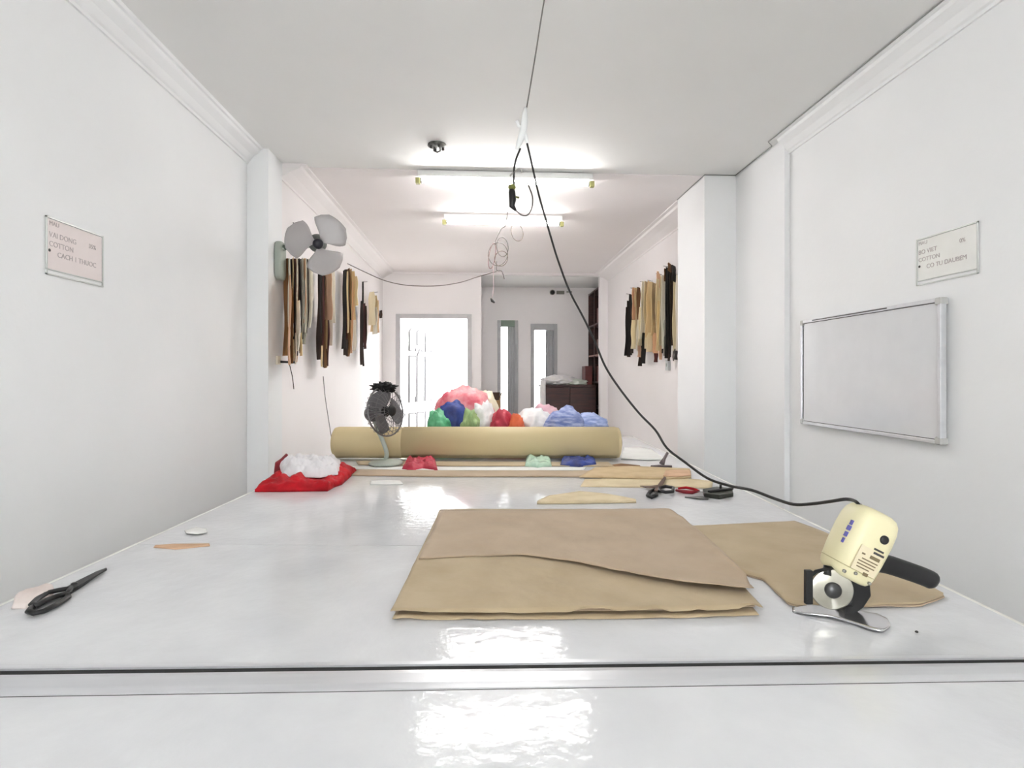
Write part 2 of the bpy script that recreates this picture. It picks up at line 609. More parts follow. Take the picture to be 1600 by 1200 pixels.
def moulding(parent, a0, a1, z0, z1, arch=0.0, arch2=None):
    """raised moulding outline on the visible (right-hand) face of the leaf"""
    pts = []
    P = lambda a, z: h0 + ld * a - ln * 0.022 + Vector((0, 0, z))
    pts.append(P(a0, z0))
    pts.append(P(a1, z0))
    pts.append(P(a1, z1))
    for k in range(1, 8):
        u = k / 8
        pts.append(P(a1 + (a0 - a1) * u, z1 + arch * math.sin(math.pi * u)))
    pts.append(P(a0, z1))
    MB().tube(pts, 0.011, 6, closed=True).build('panel_moulding', M('groove_shade_moulding', (120, 121, 124), 0.5), parent)  # grey colour stands for the shade in the leaf's panel grooves
    q = [p + (-ln * 0.004) for p in pts]
    c = sum(q, Vector()) / len(q)
    q = [c + (p - c) * 0.86 for p in q]
    MB().prism(q, -ln * 0.006).build('raised_panel', doorw_m, parent)


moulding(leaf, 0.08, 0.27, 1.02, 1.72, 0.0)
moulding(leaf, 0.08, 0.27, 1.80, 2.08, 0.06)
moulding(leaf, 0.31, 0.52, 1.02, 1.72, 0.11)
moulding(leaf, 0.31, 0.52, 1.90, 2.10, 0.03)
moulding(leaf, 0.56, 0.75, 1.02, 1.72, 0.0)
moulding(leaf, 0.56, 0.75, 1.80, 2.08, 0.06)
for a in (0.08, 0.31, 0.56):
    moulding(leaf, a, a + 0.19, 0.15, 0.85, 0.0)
hp = h0 + ld * (LW - 0.06) - ln * 0.02 + Vector((0, 0, 1.02))
MB().tube([hp, hp - ln * 0.05, hp - ln * 0.055 - ld * 0.11], 0.009, 8).build('door_handle', chrome_m, leaf)

# ------------------------------------------------------------------ windows
for n, ((a, b), zt) in enumerate(zip(WX, WT)):
    lab = ('narrow grey window nearest the open door, frame top tinted green', 'narrow grey window above the dark brown cabinet')[n]
    w = thing('window_%d' % (n + 1), ((a + b) / 2, YA, WB0), lab, 'window', kind='structure')
    g = MB()
    g.box(a - 0.03, a + 0.028, YA - 0.02, YA + 0.12, WB0, zt + 0.03)
    g.box(b - 0.028, b + 0.03, YA - 0.02, YA + 0.12, WB0, zt + 0.03)
    g.box(a + 0.028, b - 0.028, YA - 0.02, YA + 0.12, WB0, WB0 + 0.04)
    bevel(g.build('window_frame', frame_m, w), 0.003)
    MB().box(a + 0.028, b - 0.028, YA - 0.022, YA + 0.12, zt - 0.075, zt + 0.03).build('window_head', green_f if n == 0 else frame_m, w)
    m = a + (b - a) * (0.52 if n == 0 else 0.60)
    MB().box(m - 0.008, m + 0.008, YA + 0.03, YA + 0.06, WB0 + 0.04, zt - 0.075).build('mullion', frame_m, w)
    MB().box(a + 0.028, m - 0.008, YA + 0.042, YA + 0.046, WB0 + 0.04, zt - 0.075).build('pane', glass_m, w)
    # the other half: a grey louvred panel with upright bars
    MB().box(m + 0.008, b - 0.028, YA + 0.05, YA + 0.06, WB0 + 0.04, zt - 0.075).build('side_panel', M('pale_grey_panel', (176, 178, 180), 0.4), w)
    nb = 3
    for k in range(nb):
        x = m + 0.008 + (b - 0.028 - m - 0.008) * (k + 0.5) / nb
        MB().box(x - 0.007, x + 0.007, YA + 0.02, YA + 0.05, WB0 + 0.04, zt - 0.075).build('upright_bar', frame_m, w)

# ------------------------------------------------------------------ outside
struct(MB().box(-14, 14, YA + 0.3, 30, -0.15, -0.05).build('ground_rear_yard', pave_m), 'pale concrete yard beyond the open door', 'ground')
struct(MB().box(-14, 14, -22, Y0 - 0.2, -0.15, -0.05).build('ground_street', pave_m), 'pale concrete street in front of the room', 'ground')
struct(MB().box(-5, -0.13, YB + 0.15, 11.0, 2.86, 2.95).build('added_shade_canopy', pave_m), 'added flat canopy, out of view, shading the yard outside the rear door', 'canopy')  # added unseen slab that cuts the sky light on the door leaf
hs = thing('house', (-1.0, 17, -0.05), 'pale house seen bright through the open door', 'house')
MB().box(-7, 6, 17, 18, -0.05, 4.2).build('wall', facw_m, hs)
MB().box(-3.2, -0.4, 16.9, 17.0, 2.0, 3.1).build('facade_band', fac_m, hs)
MB().box(-7, 6, 16.4, 17.0, 3.25, 3.4).build('ledge', facw_m, hs)
gt = thing('yard_railing', (1.2, 11.6, -0.05), 'white upright-bar railing seen through the right window', 'railing')
MB().box(0.35, 2.6, 11.58, 11.62, 1.93, 1.98).build('top_rail', rail_m, gt)
MB().box(0.35, 2.6, 11.58, 11.62, 0.05, 0.10).build('bottom_rail', rail_m, gt)
for k in range(22):
    x = 0.38 + k * 0.10
    MB().tube([(x, 11.6, -0.05), (x, 11.6, 1.95)], 0.010, 6).build('bar', rail_m, gt)

# scooter parked in the yard
sc = thing('scooter', (-0.62, 10.6, -0.05), 'pale silver scooter parked in the bright yard beyond the door', 'scooter')
so = Vector((-0.62, 10.6, -0.05))
for dy in (0.0, 1.2):
    MB().lathe(so + Vector((-0.04, dy, 0.24)), (1, 0, 0), [(0.13, 0), (0.22, 0.0), (0.24, 0.02), (0.24, 0.06), (0.22, 0.08), (0.13, 0.08)], 20).build('wheel', fanmotor_m, sc)
MB().tube(smooth_line([so + Vector((0, 0.05, 0.3)), so + Vector((0, 0.18, 0.75)), so + Vector((0, 0.25, 1.02))]), [(0.10, 0.05)] * 17, 10).build('front_shield', bike_m, sc)
MB().tube(smooth_line([so + Vector((0, 0.2, 0.38)), so + Vector((0, 0.6, 0.32)), so + Vector((0, 0.9, 0.55)), so + Vector((0, 1.45, 0.62))]), [(0.08, 0.14)] * 25, 10).build('body', bike_m, sc)
MB().tube([so + Vector((0, 0.55, 0.76)), so + Vector((0, 0.8, 0.79)), so + Vector((0, 1.35, 0.76))], [(0.04, 0.10), (0.05, 0.14), (0.04, 0.12)], 10).build('seat', fanmotor_m, sc)
hb = MB().tube(smooth_line([so + Vector((-0.34, 0.36, 1.03)), so + Vector((-0.12, 0.26, 1.06)), so + Vector((0.12, 0.26, 1.06)), so + Vector((0.34, 0.36, 1.03))]), 0.016, 8).build('handlebar', bike_m, sc)
for sx in (-1, 1):
    MB().tube([so + Vector((sx * 0.2, 0.28, 1.06)), so + Vector((sx * 0.27, 0.24, 1.24))], 0.007, 6).build('mirror_stalk', bike_m, hb)
    MB().lathe(so + Vector((sx * 0.28, 0.24, 1.27)), (0, 1, 0), [(0.03, -0.015), (0.055, 0), (0.055, 0.012), (0.02, 0.016)], 16).build('mirror', fanmotor_m, hb)
MB().lathe(so + Vector((0, 0.13, 0.98)), (0, -1, 0.1), [(0.09, -0.08), (0.085, 0), (0.06, 0.02), (0.02, 0.03)], 16).build('headlamp', paper_m, sc)

# ------------------------------------------------------------------ cutting tables
A, B_ = onz(-60, 1045.6), onz(1660, 1026.4)          # front edge of the long table
Lf, Lb = onz(0, 944), onz(397, 766)
Rf, Rb = onz(1600, 975), onz(1021, 697)


def cross_pt(p, q, r, s):
    d1_, d2_ = q - p, s - r
    den = d1_.x * d2_.y - d1_.y * d2_.x
    k = ((r.x - p.x) * d2_.y - (r.y - p.y) * d2_.x) / den
    return p + d1_ * k


def at_y(p, q, Y):
    return p + (q - p) * ((Y - p.y) / (q.y - p.y))


FLc = cross_pt(Lf, Lb, A, B_)
FRc = cross_pt(Rf, Rb, A, B_)
YE = 5.0
BLc, BRc = at_y(Lf, Lb, YE), at_y(Rf, Rb, YE + 0.06)
sl, sr = cross_pt(FLc, BLc, onz(200, 850.5), onz(640, 852.5)), cross_pt(FRc, BRc, onz(200, 850.5), onz(640, 852.5))
tb = thing('cutting_table', ((FLc.x + FRc.x) / 2, 3.0, 0), 'long white-topped cutting table carrying the tan fabric and the kraft roll', 'table')
DZT = Vector((0, 0, -0.028))


def quad(p, q, r, s):
    return [Vector(p), Vector(q), Vector(r), Vector(s)]


g = Vector((0, 0.0012, 0))
ins = 0.012
ux = (FRc - FLc).normalized() * ins
o1 = MB().prism(quad(FLc + ux + Vector((0, ins, 0)), FRc - ux + Vector((0, ins, 0)), sr - ux - g, sl + ux - g), DZT).build('board', lam_m, tb)
o2 = MB().prism(quad(sl + ux + g, sr - ux + g, BRc - ux - Vector((0, ins, 0)), BLc + ux - Vector((0, ins, 0))), DZT).build('board', lam_m, tb)
zt_ = Vector((0, 0, 0.0))
MB().prism(quad(FLc, FRc, FRc - ux + Vector((0, ins, 0)), FLc + ux + Vector((0, ins, 0))), DZT * 1.2).build('front_edge_strip', alu_m, tb)
MB().prism(quad(FLc, FLc + ux + Vector((0, ins, 0)), BLc + ux - Vector((0, ins, 0)), BLc), DZT * 1.2).build('edge_strip', edge_m, tb)
MB().prism(quad(FRc, BRc, BRc - ux - Vector((0, ins, 0)), FRc - ux + Vector((0, ins, 0))), DZT * 1.2).build('edge_strip', edge_m, tb)
MB().prism(quad(BLc, BLc + ux - Vector((0, ins, 0)), BRc - ux - Vector((0, ins, 0)), BRc), DZT * 1.2).build('edge_strip', edge_m, tb)
fm = MB()
for a_, b_ in ((FLc, FRc), (FRc, BRc), (BRc, BLc), (BLc, FLc)):
    c_ = (FLc + FRc + BRc + BLc) / 4
    p, q = a_.lerp(c_, 0.06), b_.lerp(c_, 0.06)
    fm.tube([p + Vector((0, 0, -0.075)), q + Vector((0, 0, -0.075))], (0.04, 0.02) and [(0.04, 0.02)] * 2, 4, ref=(0, 0, 1), exp=2, smooth=False)
fm.build('apron', steel_m, tb)
cc = (FLc + FRc + BRc + BLc) / 4
for p in (FLc, FRc, BRc, BLc, FLc.lerp(BLc, 0.5), FRc.lerp(BRc, 0.5)):
    q = p.lerp(cc, 0.07)
    MB().box(q.x - 0.025, q.x + 0.025, q.y - 0.025, q.y + 0.025, 0, TOP - 0.045).build('leg', steel_m, tb)

# the near table, pushed up against the long one with a dark gap between
N0, N1 = onz(-60, 1052.0), onz(1660, 1031.5)
M0, M1 = onz(-60, 1088.5), onz(1660, 1061.5)
dn = (N1 - N0).normalized()
N0, N1 = cross_pt(N0, N1, FLc, BLc) , cross_pt(N0, N1, FRc, BRc)
M0, M1 = cross_pt(M0, M1, FLc, BLc), cross_pt(M0, M1, FRc, BRc)
nt_ = thing('cutting_table', ((M0.x + M1.x) / 2, 0.0, 0), 'near white table with a wide pale metal edge strip, at the bottom of the photo', 'table')
dL = (FLc - BLc).normalized()
dR = (FRc - BRc).normalized()
K0, K1 = M0 + dL * 2.2, M1 + dR * 2.2
gg = Vector((0, -0.0045, 0))
MB().prism(quad(M0 + gg, M1 + gg, K1, K0), DZT).build('board', lam_m, nt_)
# rounded metal strip: swept profile
prof = [(0.0, -0.030), (0.0, -0.006), (0.06, -0.0015), (0.25, 0.0006), (0.7, 0.0010), (0.94, -0.0008), (1.0, -0.004), (1.0, -0.030)]
vs = []
for e0, e1 in ((N0, M0), (N1, M1)):
    for u, z in prof:
        p = e0.lerp(e1, u)
        vs.append(Vector((p.x, p.y, TOP + z)))
npf = len(prof)
fs = [(i, (i + 1) % npf, npf + (i + 1) % npf, npf + i) for i in range(npf)] + [tuple(range(npf)), tuple(range(npf, 2 * npf))[::-1]]
MB().add(vs, fs).build('front_edge_strip', alu_m, nt_)
MB().prism([p + Vector((0, 0, -0.0012)) for p in quad(M0, M1, M1 + gg, M0 + gg)], (0, 0, -0.01)).build('seam_filler', dark_m, nt_)
MB().prism([p + Vector((0, 0, -0.0045)) for p in quad(FLc + Vector((0, 0.0005, 0)), FRc + Vector((0, 0.0005, 0)), N1, N0)], (0, 0, -0.01)).build('gap_shade_strip', dark_m, nt_)  # black strip drawn in for the shade of the gap between tables
c2 = (M0 + M1 + K1 + K0) / 4
for p in (M0, M1, K1, K0):
    q = p.lerp(c2, 0.08)
    MB().box(q.x - 0.025, q.x + 0.025, q.y - 0.025, q.y + 0.025, 0, TOP - 0.03).build('leg', steel_m, nt_)

# ------------------------------------------------------------------ tan fabric lying on the table
Z0 = Vector((0, 0, 0.0006))


def line_z(pxs, z=TOP):
    return [onz(a, b, z) for a, b in pxs]


fs1 = thing('fabric_stack', onz(890, 900), 'large stack of tan fabric with one folded-over flap in the middle of the table', 'fabric')
for k in range(3):
    dx = (0, 3, -3)[k]
    top = line_z([(691 + dx, 803), (860, 802), (1045, 801 + k), (1062 + dx, 812), (1068, 818)])
    dy = (1.0, -7.0, 0.0)[k]
    bot = line_z([(613 + dx, 969 + dy), (760, 969 + dy), (900, 968 + dy), (1100, 966 + dy), (1186 - dx * 2, 962 + dy)])
    base = 0.0008 + k * 0.0075

    def zf(u, v, p, k=k, base=base):
        e = max(0.0, (v - 0.9) / 0.1)
        rag = max(0, wob(p, 16, k + 3)) * 0.018 * e * (1 if k == 2 else 0.3)
        soft = 0.0012 * wob(p, 7, 2)
        lip = 0.005 * math.exp(-((v - 0.06) / 0.035) ** 2) if k == 2 else 0
        wr = (0.0030 * wob(Vector((p.x * 0.6, p.y * 2.2, 0)), 6, 9) + 0.0016 * wob(p, 22, 4)) if k == 2 else 0
        return base + 0.003 + rag + soft + lip + wr
    MB().patch(top, bot, 90, 36, zf, 0.0016).build('fabric_layer', (tan_m, tan2_m, tan_m)[k], fs1)
top = line_z([(690, 806), (860, 805), (1045, 803), (1066, 816), (1130, 872), (1165, 908)])
bot = line_z([(654, 884), (740, 880), (820, 879), (890, 890), (1000, 916), (1080, 931), (1150, 941), (1178, 943)])


def zflap(u, v, p):
    e = max(0, (v - 0.55) / 0.45)
    soft = 0.0012 * wob(p, 7, 2)
    wr = 0.0030 * wob(Vector((p.x * 0.6, p.y * 2.2, 0)), 6, 9) + 0.0016 * wob(p, 22, 4)
    lip = 0.005 * math.exp(-((v - 0.10) / 0.06) ** 2)
    return 0.0158 + 0.0066 + soft + wr + lip + e * 0.022 * max(0, u - 0.2) ** 0.9


MB().patch(top, bot, 80, 40, zflap, 0.0022).build('folded_flap', tan2_m, fs1)

fs2 = thing('fabric_sheet', onz(1230, 880), 'flat tan fabric piece with curved cut edge under the round-blade cutter', 'fabric')
for k in range(2):
    top = line_z([(1064, 825), (1110, 823.5), (1180, 820), (1242, 817), (1290, 835), (1345, 862), (1420, 902), (1474, 931)])
    bot = line_z([(1064, 829), (1098, 852), (1140, 889), (1160, 899), (1192, 908), (1212, 928), (1232, 947), (1262, 951), (1340, 951), (1440, 949 - k), (1476 - k * 3, 935)])

    def zf2(u, v, p, k=k):
        e = max(0, (v - 0.88) / 0.12)
        return 0.004 + k * 0.0045 + 0.001 * wob(p, 8, 5) + e * 0.006 * max(0, wob(p, 13, k + 6))
    MB().patch(top, bot, 70, 24, zf2, 0.0026).build('fabric_layer', (tan2_m, tan_m)[k], fs2)

# ------------------------------------------------------------------ paper patterns and strips on the table


def flat(name, top, bot, label, cat, mat, th=0.004, z=0.0, nx=24, ny=6, amp=0.0, seed=0, group=None, parent=None):
    o = MB().patch(line_z(top), line_z(bot), nx, ny, lambda u, v, p: z + th + 0.0004 + amp * (0.5 + 0.5 * wob(p, 9, seed)), th).build(name, mat, parent)
    if parent is None:
        tag(o, label, cat, group)
    return o


flat('curved_card_pattern', [(841, 786), (858, 778), (880, 775), (906, 771), (946, 775), (975, 780), (993, 784)],
     [(839, 788), (880, 788), (930, 787), (994, 786)], 'curved band-shaped card pattern lying alone behind the tan fabric stack', 'pattern', card2_m, 0.012)
flat('card_strip', [(243, 853), (270, 851), (327, 850.5)], [(240, 856), (275, 859), (328, 853.5)],
     'short tan card strip on the table seam at left', 'card strip', card3_m, 0.003)
flat('paper_scrap', [(288, 832), (305, 827), (322, 829)], [(291, 836), (308, 837), (324, 834)],
     'small white paper scrap near the left table edge', 'paper', paper_m, 0.002, amp=0.008, seed=4)
PG = 'paper patterns piled on the right of the table'
flat('long_card_pattern', [(930, 733), (985, 731), (1030, 733), (1078, 735)], [(905, 748), (990, 750), (1040, 751), (1080, 749)],
     'upper tan card pattern in the pile right of the kraft roll', 'pattern', card_m, 0.006, z=0.006, group=PG)
flat('long_card_pattern', [(914, 750), (975, 748), (1035, 745), (1114, 753)], [(907, 761), (985, 762), (1050, 762), (1112, 764)],
     'lower front tan card pattern in the pile, partly under the black scissors', 'pattern', card2_m, 0.005, group=PG)
flat('narrow_card_pattern', [(956, 727), (970, 725), (1000, 728)], [(955, 731), (975, 732), (1002, 732)],
     'narrow brown card strip at the right foot of the kraft roll', 'pattern', card4_m, 0.004, group=PG)
flat('peach_card_pattern', [(1040, 739), (1060, 738), (1079, 739)], [(1036, 748), (1060, 749), (1080, 747)],
     'peach card piece on the right end of the upper tan pattern', 'pattern', card3_m, 0.003, z=0.0125, group=PG)
flat('paper_sheet', [(975, 700), (1000, 699), (1018, 703)], [(970, 718), (1010, 720), (1040, 719)],
     'thin white paper sheet lying right of the kraft roll end', 'paper', paper_m, 0.002, amp=0.006, seed=7)
flat('paper_sheet', [(548, 729.5), (700, 730.5), (915, 731)], [(545, 734), (700, 735.5), (912, 735.5)],
     'long white paper sheet in front of the kraft roll', 'paper', paper_m, 0.003, nx=40, amp=0.002, seed=1)
flat('fabric_strip', [(558, 735), (700, 737), (880, 737), (930, 737)], [(548, 744), (700, 746), (880, 746), (938, 747)],
     'long tan fabric strip lying in front of the white paper and kraft roll', 'fabric', tan2_m, 0.006, nx=40, amp=0.003, seed=2)
flat('fabric_strip', [(556, 721), (700, 722), (890, 723), (950, 723)], [(560, 727), (700, 729), (890, 729), (960, 730)],
     'tan fabric strip tucked under the front of the kraft roll', 'fabric', tan_m, 0.004, nx=40, amp=0.002, seed=3)
flat('white_card', [(580, 752), (605, 751), (625, 752)], [(578, 757), (605, 758), (630, 757)],
     'small white card on the table right of the red cloth', 'card', paper_m, 0.004)


# ------------------------------------------------------------------ cloth piles
def pile(top, bot, h, seed, rim=0.006, nx=48, ny=24, wr=0.012, z=TOP, fr=14, edge=0.25):
    def zf(u, v, p):
        d = min(u, 1 - u, v, 1 - v) / edge
        d = max(0.0, min(1.0, d))
        k = math.sqrt(1 - (1 - d) ** 2)
        return rim + (h - rim) * k * (0.85 + 0.25 * wob(p, fr * 0.4, seed)) + wr * k * (wob(p, fr, seed) + 0.5 * abs(wob(p, fr * 2.3, seed + 2)))
    return MB().patch(line_z(top, z), line_z(bot, z), nx, ny, zf, 0.0, drop=0.0006)


tag(pile([(436, 742), (470, 735), (520, 733), (545, 735), (557, 737)], [(398, 769), (440, 769), (490, 768), (512, 768), (522, 762), (534, 758)], 0.056, 3, 0.014, wr=0.030, fr=20, nx=70, ny=36).build('folded_cloth', red_m),
    'folded bright red cloth at the left table edge under a white garment', 'cloth')
gz = TOP + 0.066
wg = thing('folded_garment', onz(485, 735), 'crumpled white garment with a dark red collar lying on the red cloth', 'garment')
pile([(437, 729), (475, 726), (510, 727), (533, 726)], [(441, 745), (470, 746), (500, 747), (528, 742)], 0.070, 8, 0.006, wr=0.04, z=TOP + 0.048, fr=20, edge=0.3, nx=70, ny=36).build('cloth_body', whitecloth_m, wg)
c0 = ond(438, 738, 3.30)
MB().patch([ond(428, 738, 3.28), ond(430, 722, 3.30), ond(447, 709, 3.34)], [ond(439, 740, 3.27), ond(440, 726, 3.29), ond(450, 711, 3.33)], 12, 4,
           lambda u, v, p: 0.004 * math.sin(u * 7), 0.012).build('collar', darkred_m, wg)

tag(pile([(636, 720), (655, 719), (680, 720)], [(628, 734), (645, 736), (660, 733), (684, 736)], 0.032, 11, 0.006, wr=0.026, fr=20).build('cloth_scrap', crim_m),
    'crumpled crimson cloth scrap against the kraft roll beside the desk fan', 'cloth')
tag(pile([(822, 720), (845, 719), (860, 720)], [(820, 729), (840, 732), (862, 729)], 0.04, 12, 0.006, wr=0.022, fr=20).build('plastic_packet', M('pale_green_film', (186, 214, 190), 0.25, (170, 200, 180), scale=12, bump=0.3)),
    'pale green plastic packet lying against the kraft roll', 'packet')
tag(pile([(878, 720), (905, 719), (930, 720)], [(875, 728), (905, 730), (932, 727)], 0.03, 14, 0.006, wr=0.024, fr=20).build('cloth_scrap', blue_m),
    'small dark blue cloth scrap tucked against the kraft roll', 'cloth')
tag(pile([(22, 941), (40, 931), (62, 924), (84, 921)], [(18, 952), (40, 952), (60, 945), (84, 929)], 0.022, 15, 0.004, wr=0.006, fr=22).build('cloth_scrap', M('pale_pink_cloth', (226, 214, 208), 0.85, (214, 200, 194))),
    'pale pink cloth scrap under the scissor handles at the left table edge', 'cloth')

# ------------------------------------------------------------------ kraft roll
rl = thing('kraft_roll', ond(746, 716, 3.78), 'long thick tan kraft roll lying across the table', 'roll')
rr = 0.108
ca = ond(523, 0, 3.78)
cb = ond(968, 0, 3.76)
ca.z = cb.z = TOP + rr + 0.0045
L = (cb - ca).length
MB().lathe(ca, cb - ca, [(0.03, 0.012), (rr * 0.82, 0.0), (rr * 0.95, 0.008), (rr, 0.03), (rr, L - 0.03), (rr * 0.95, L - 0.008), (rr * 0.82, L), (0.03, L - 0.012)], 48).build('wound_sheet', roll_m, rl)
for e, s in ((ca, -1), (cb, 1)):
    d = (cb - ca).normalized() * s
    MB().lathe(e - d * 0.05, d, [(0.036, 0), (0.036, 0.062), (0.026, 0.062), (0.026, 0.02)], 20).build('card_core', core_m, rl)
# loose lap edge of the outer winding: a thin wrap with a step
pts0, pts1 = [], []
for k in range(13):
    th = R(-55 + k * 16)
    dirv = Vector((0, -math.cos(th), math.sin(th)))
    pts0.append(ca.lerp(cb, 0.24) + dirv * (rr + 0.0015))
    pts1.append(ca.lerp(cb, 0.985) + dirv * (rr + 0.0015))
m_ = MB()
vs = pts0 + pts1
m_.add(vs, [(i, i + 1, 13 + i + 1, 13 + i) for i in range(12)], True)
ow = m_.build('outer_wrap', roll_m, rl)
sm_ = ow.modifiers.new('thick', 'SOLIDIFY')
sm_.thickness = 0.003

# ------------------------------------------------------------------ bundles and bags behind the roll


def bag(name, px, py0, py1, D, wpx, label, cat, mat, seed, depth=0.16, amp=0.24, pinch=None, fr=2.4, group='bags and cloth bundles piled behind the roll'):
    bot = TOP + 0.0008
    pt = ond(px, py0, D)
    h = pt.z - bot
    w = wpx * D / F / 2
    c = Vector((pt.x, pt.y, bot + h * 0.46))
    return tag(MB().blob(c, (w, depth, h * 0.52), amp, fr, seed, floor=bot, pinch=pinch).build(name, mat), label, cat, group)


bag('tied_bag', 686, 641, 668, 4.22, 34, 'green plastic bundle below the pink bag at the left of the pile', 'bag', green_m, 1, 0.10)
bag('cloth_bundle', 708, 627, 668, 4.30, 50, 'navy blue cloth bundle below the pink bag', 'bundle', blue_m, 2, 0.09, 0.2)
bag('plastic_bag', 726, 604, 668, 4.55, 86, 'large pink plastic bag, tallest of the pile behind the roll', 'bag', pink_m, 3, 0.15, 0.18)
bag('plastic_bag', 757, 611, 668, 4.78, 44, 'cream plastic bag right behind the large pink bag', 'bag', cbag_m, 4, 0.08, 0.2)
bag('cloth_bundle', 735, 640, 668, 4.16, 28, 'lime green cloth bundle between the navy and white bundles', 'bundle', lime_m, 5, 0.08)
bag('plastic_bag', 756, 631, 668, 4.24, 40, 'small white plastic bag wedged beside the crimson bundle', 'bag', wbag_m, 6, 0.08, 0.3)
bag('cloth_bundle', 785, 640, 668, 4.18, 38, 'crimson cloth bundle in the middle of the pile', 'bundle', crim_m, 7, 0.10, 0.2)
bag('cloth_bundle', 807, 647, 668, 4.10, 26, 'orange cloth bundle right of the crimson bundle', 'bundle', orange_m, 8, 0.08)
bag('plastic_bag', 835, 640, 668, 4.28, 62, 'wide white plastic bag right of the orange bundle', 'bag', wbag_m, 9, 0.12, 0.25)
bag('cloth_bundle', 852, 634, 668, 4.52, 50, 'pale rose cloth bundle behind the striped blue cloth', 'bundle', rose_m, 10, 0.09)
bag('cloth_bundle', 884, 637, 668, 4.16, 66, 'long pale blue striped cloth bundle at the right of the pile', 'bundle', lilac_m, 11, 0.12, 0.16)
bag('cloth_bundle', 921, 646, 668, 4.20, 64, 'pale blue cloth end at the far right of the pile', 'bundle', M('light_blue_cloth', (178, 190, 226), 0.6, (120, 138, 192), scale=14, stretch=(1, 1, 4)), 12, 0.11, 0.16)

bx = thing('carton', ond(771, 0, 6.0) * 1.0, 'small open brown carton standing behind the pile of bags', 'carton')
bp = ond(771, 612, 6.2)
bx.location = (bp.x, bp.y, 0)
ORG[bx.name] = Vector((bp.x, bp.y, 0))
hw = 0.075
zt2 = bp.z
st = MB()
st.box(bp.x - hw, bp.x + hw, bp.y - hw, bp.y + hw, 0, zt2 - 0.10)
bevel(st.build('carton_body', box_m, bx), 0.003)
for sx in (-1, 1):
    MB().obox((bp.x + sx * (hw + 0.004), bp.y, zt2 - 0.06), Vector((0.003, 0, 0)), Vector((0, hw, 0)), Vector((sx * 0.015, 0, 0.05))).build('flap', box_m, bx)
MB().obox((bp.x, bp.y + hw, zt2 - 0.06), Vector((hw, 0, 0)), Vector((0, 0.003, 0)), Vector((0, 0.01, 0.05))).build('flap', card5_m, bx)

# ------------------------------------------------------------------ desk fan in front of the roll
fb = onz(603, 727)
df = thing('desk_fan', fb, 'black desk fan with a wire cage standing in front of the kraft roll', 'fan')
MB().lathe(fb + Vector((0, 0, 0.0075)), (0, 0, 1), [(0.05, 0), (0.105, 0), (0.11, 0.008), (0.10, 0.018), (0.04, 0.030), (0.03, 0.034)], 32).build('base', fangrey_m, df)
hc = ond(603, 643, 3.50)         # centre of the cage
fax = (-FWD * 0.50 + RGT * 0.84 + Vector((0, 0, 0.14))).normalized()
mb0 = hc - fax * 0.10
MB().tube(smooth_line([fb + Vector((0, 0, 0.035)), fb + Vector((0, 0.0, 0.10)), Vector((mb0.x, mb0.y, mb0.z - 0.055))]), 0.014, 12).build('column', fangrey_m, df)
MB().lathe(hc - fax * 0.16, fax, [(0.02, 0), (0.045, 0.01), (0.055, 0.04), (0.055, 0.09), (0.045, 0.105), (0.015, 0.11), (0.012, 0.15)], 24).build('motor', fanmotor_m, df)
qa = (Vector((0, 0, 1)) - fax * fax.z).normalized()
qb = fax.cross(qa)
RC = 0.158
cg = MB()
for s_, dep in ((1, 0.055), (-1, 0.055)):
    for k in range(28):
        th = 2 * math.pi * k / 28
        dv = qa * math.cos(th) + qb * math.sin(th)
        cg.tube([hc + fax * (s_ * dep) + dv * 0.03, hc + fax * (s_ * dep * 0.92) + dv * 0.11, hc + fax * (s_ * dep * 0.5) + dv * 0.155, hc + dv * RC], 0.0016, 4)
    for rad_ in (0.07, 0.13):
        cg.tube([hc + fax * (s_ * dep * (0.98 if rad_ < 0.1 else 0.8)) + (qa * math.cos(2 * math.pi * k / 32) + qb * math.sin(2 * math.pi * k / 32)) * rad_ for k in range(32)], 0.0018, 4, closed=True)
cg.tube([hc + (qa * math.cos(2 * math.pi * k / 40) + qb * math.sin(2 * math.pi * k / 40)) * RC for k in range(40)], 0.0055, 8, closed=True)
cg.build('cage', cage_m, df)
MB().lathe(hc + fax * 0.046, fax, [(0.034, 0), (0.036, 0.006), (0.03, 0.014), (0.01, 0.016)], 20).build('cage_badge', black_m, df)


def fan_blade(c, ax, ang, r0, r1, wdeg, pitch, up, par, mat, name='blade'):
    """one paddle blade with pitch, from radius r0 to r1"""
    a = (up - ax * up.dot(ax)).normalized()
    b = ax.cross(a)
    nr, nw = 10, 10
    vs, vs2 = [], []
    for i in range(nr + 1):
        u = i / nr
        rad = r0 + (r1 - r0) * u
        half = R(wdeg) * (0.32 + 0.68 * math.sin(math.pi * min(1, 0.12 + u * 0.62))) * (1 - 0.55 * max(0, u - 0.82) / 0.18)
        for j in range(nw + 1):
            w = j / nw * 2 - 1
            th = ang + half * w + 0.18 * u
            h = -pitch * w * rad / r1
            p = c + (a * math.cos(th) + b * math.sin(th)) * rad + ax * h
            vs.append(p + ax * 0.001)
            vs2.append(p - ax * 0.001)
    n = len(vs)
    w_ = nw + 1
    fs = []
    for i in range(nr):
        for j in range(nw):
            q = i * w_ + j
            fs += [(q, q + 1, q + w_ + 1, q + w_), (n + q, n + q + w_, n + q + w_ + 1, n + q + 1)]
    rim = list(range(w_)) + [i * w_ + nw for i in range(1, nr + 1)] + [nr * w_ + j for j in range(nw - 1, -1, -1)] + [i * w_ for i in range(nr - 1, 0, -1)]
    for k in range(len(rim)):
        x, y = rim[k], rim[(k + 1) % len(rim)]
        fs.append((x, y, n + y, n + x))
    return MB().add(vs + vs2, fs, True).build(name, mat, par)


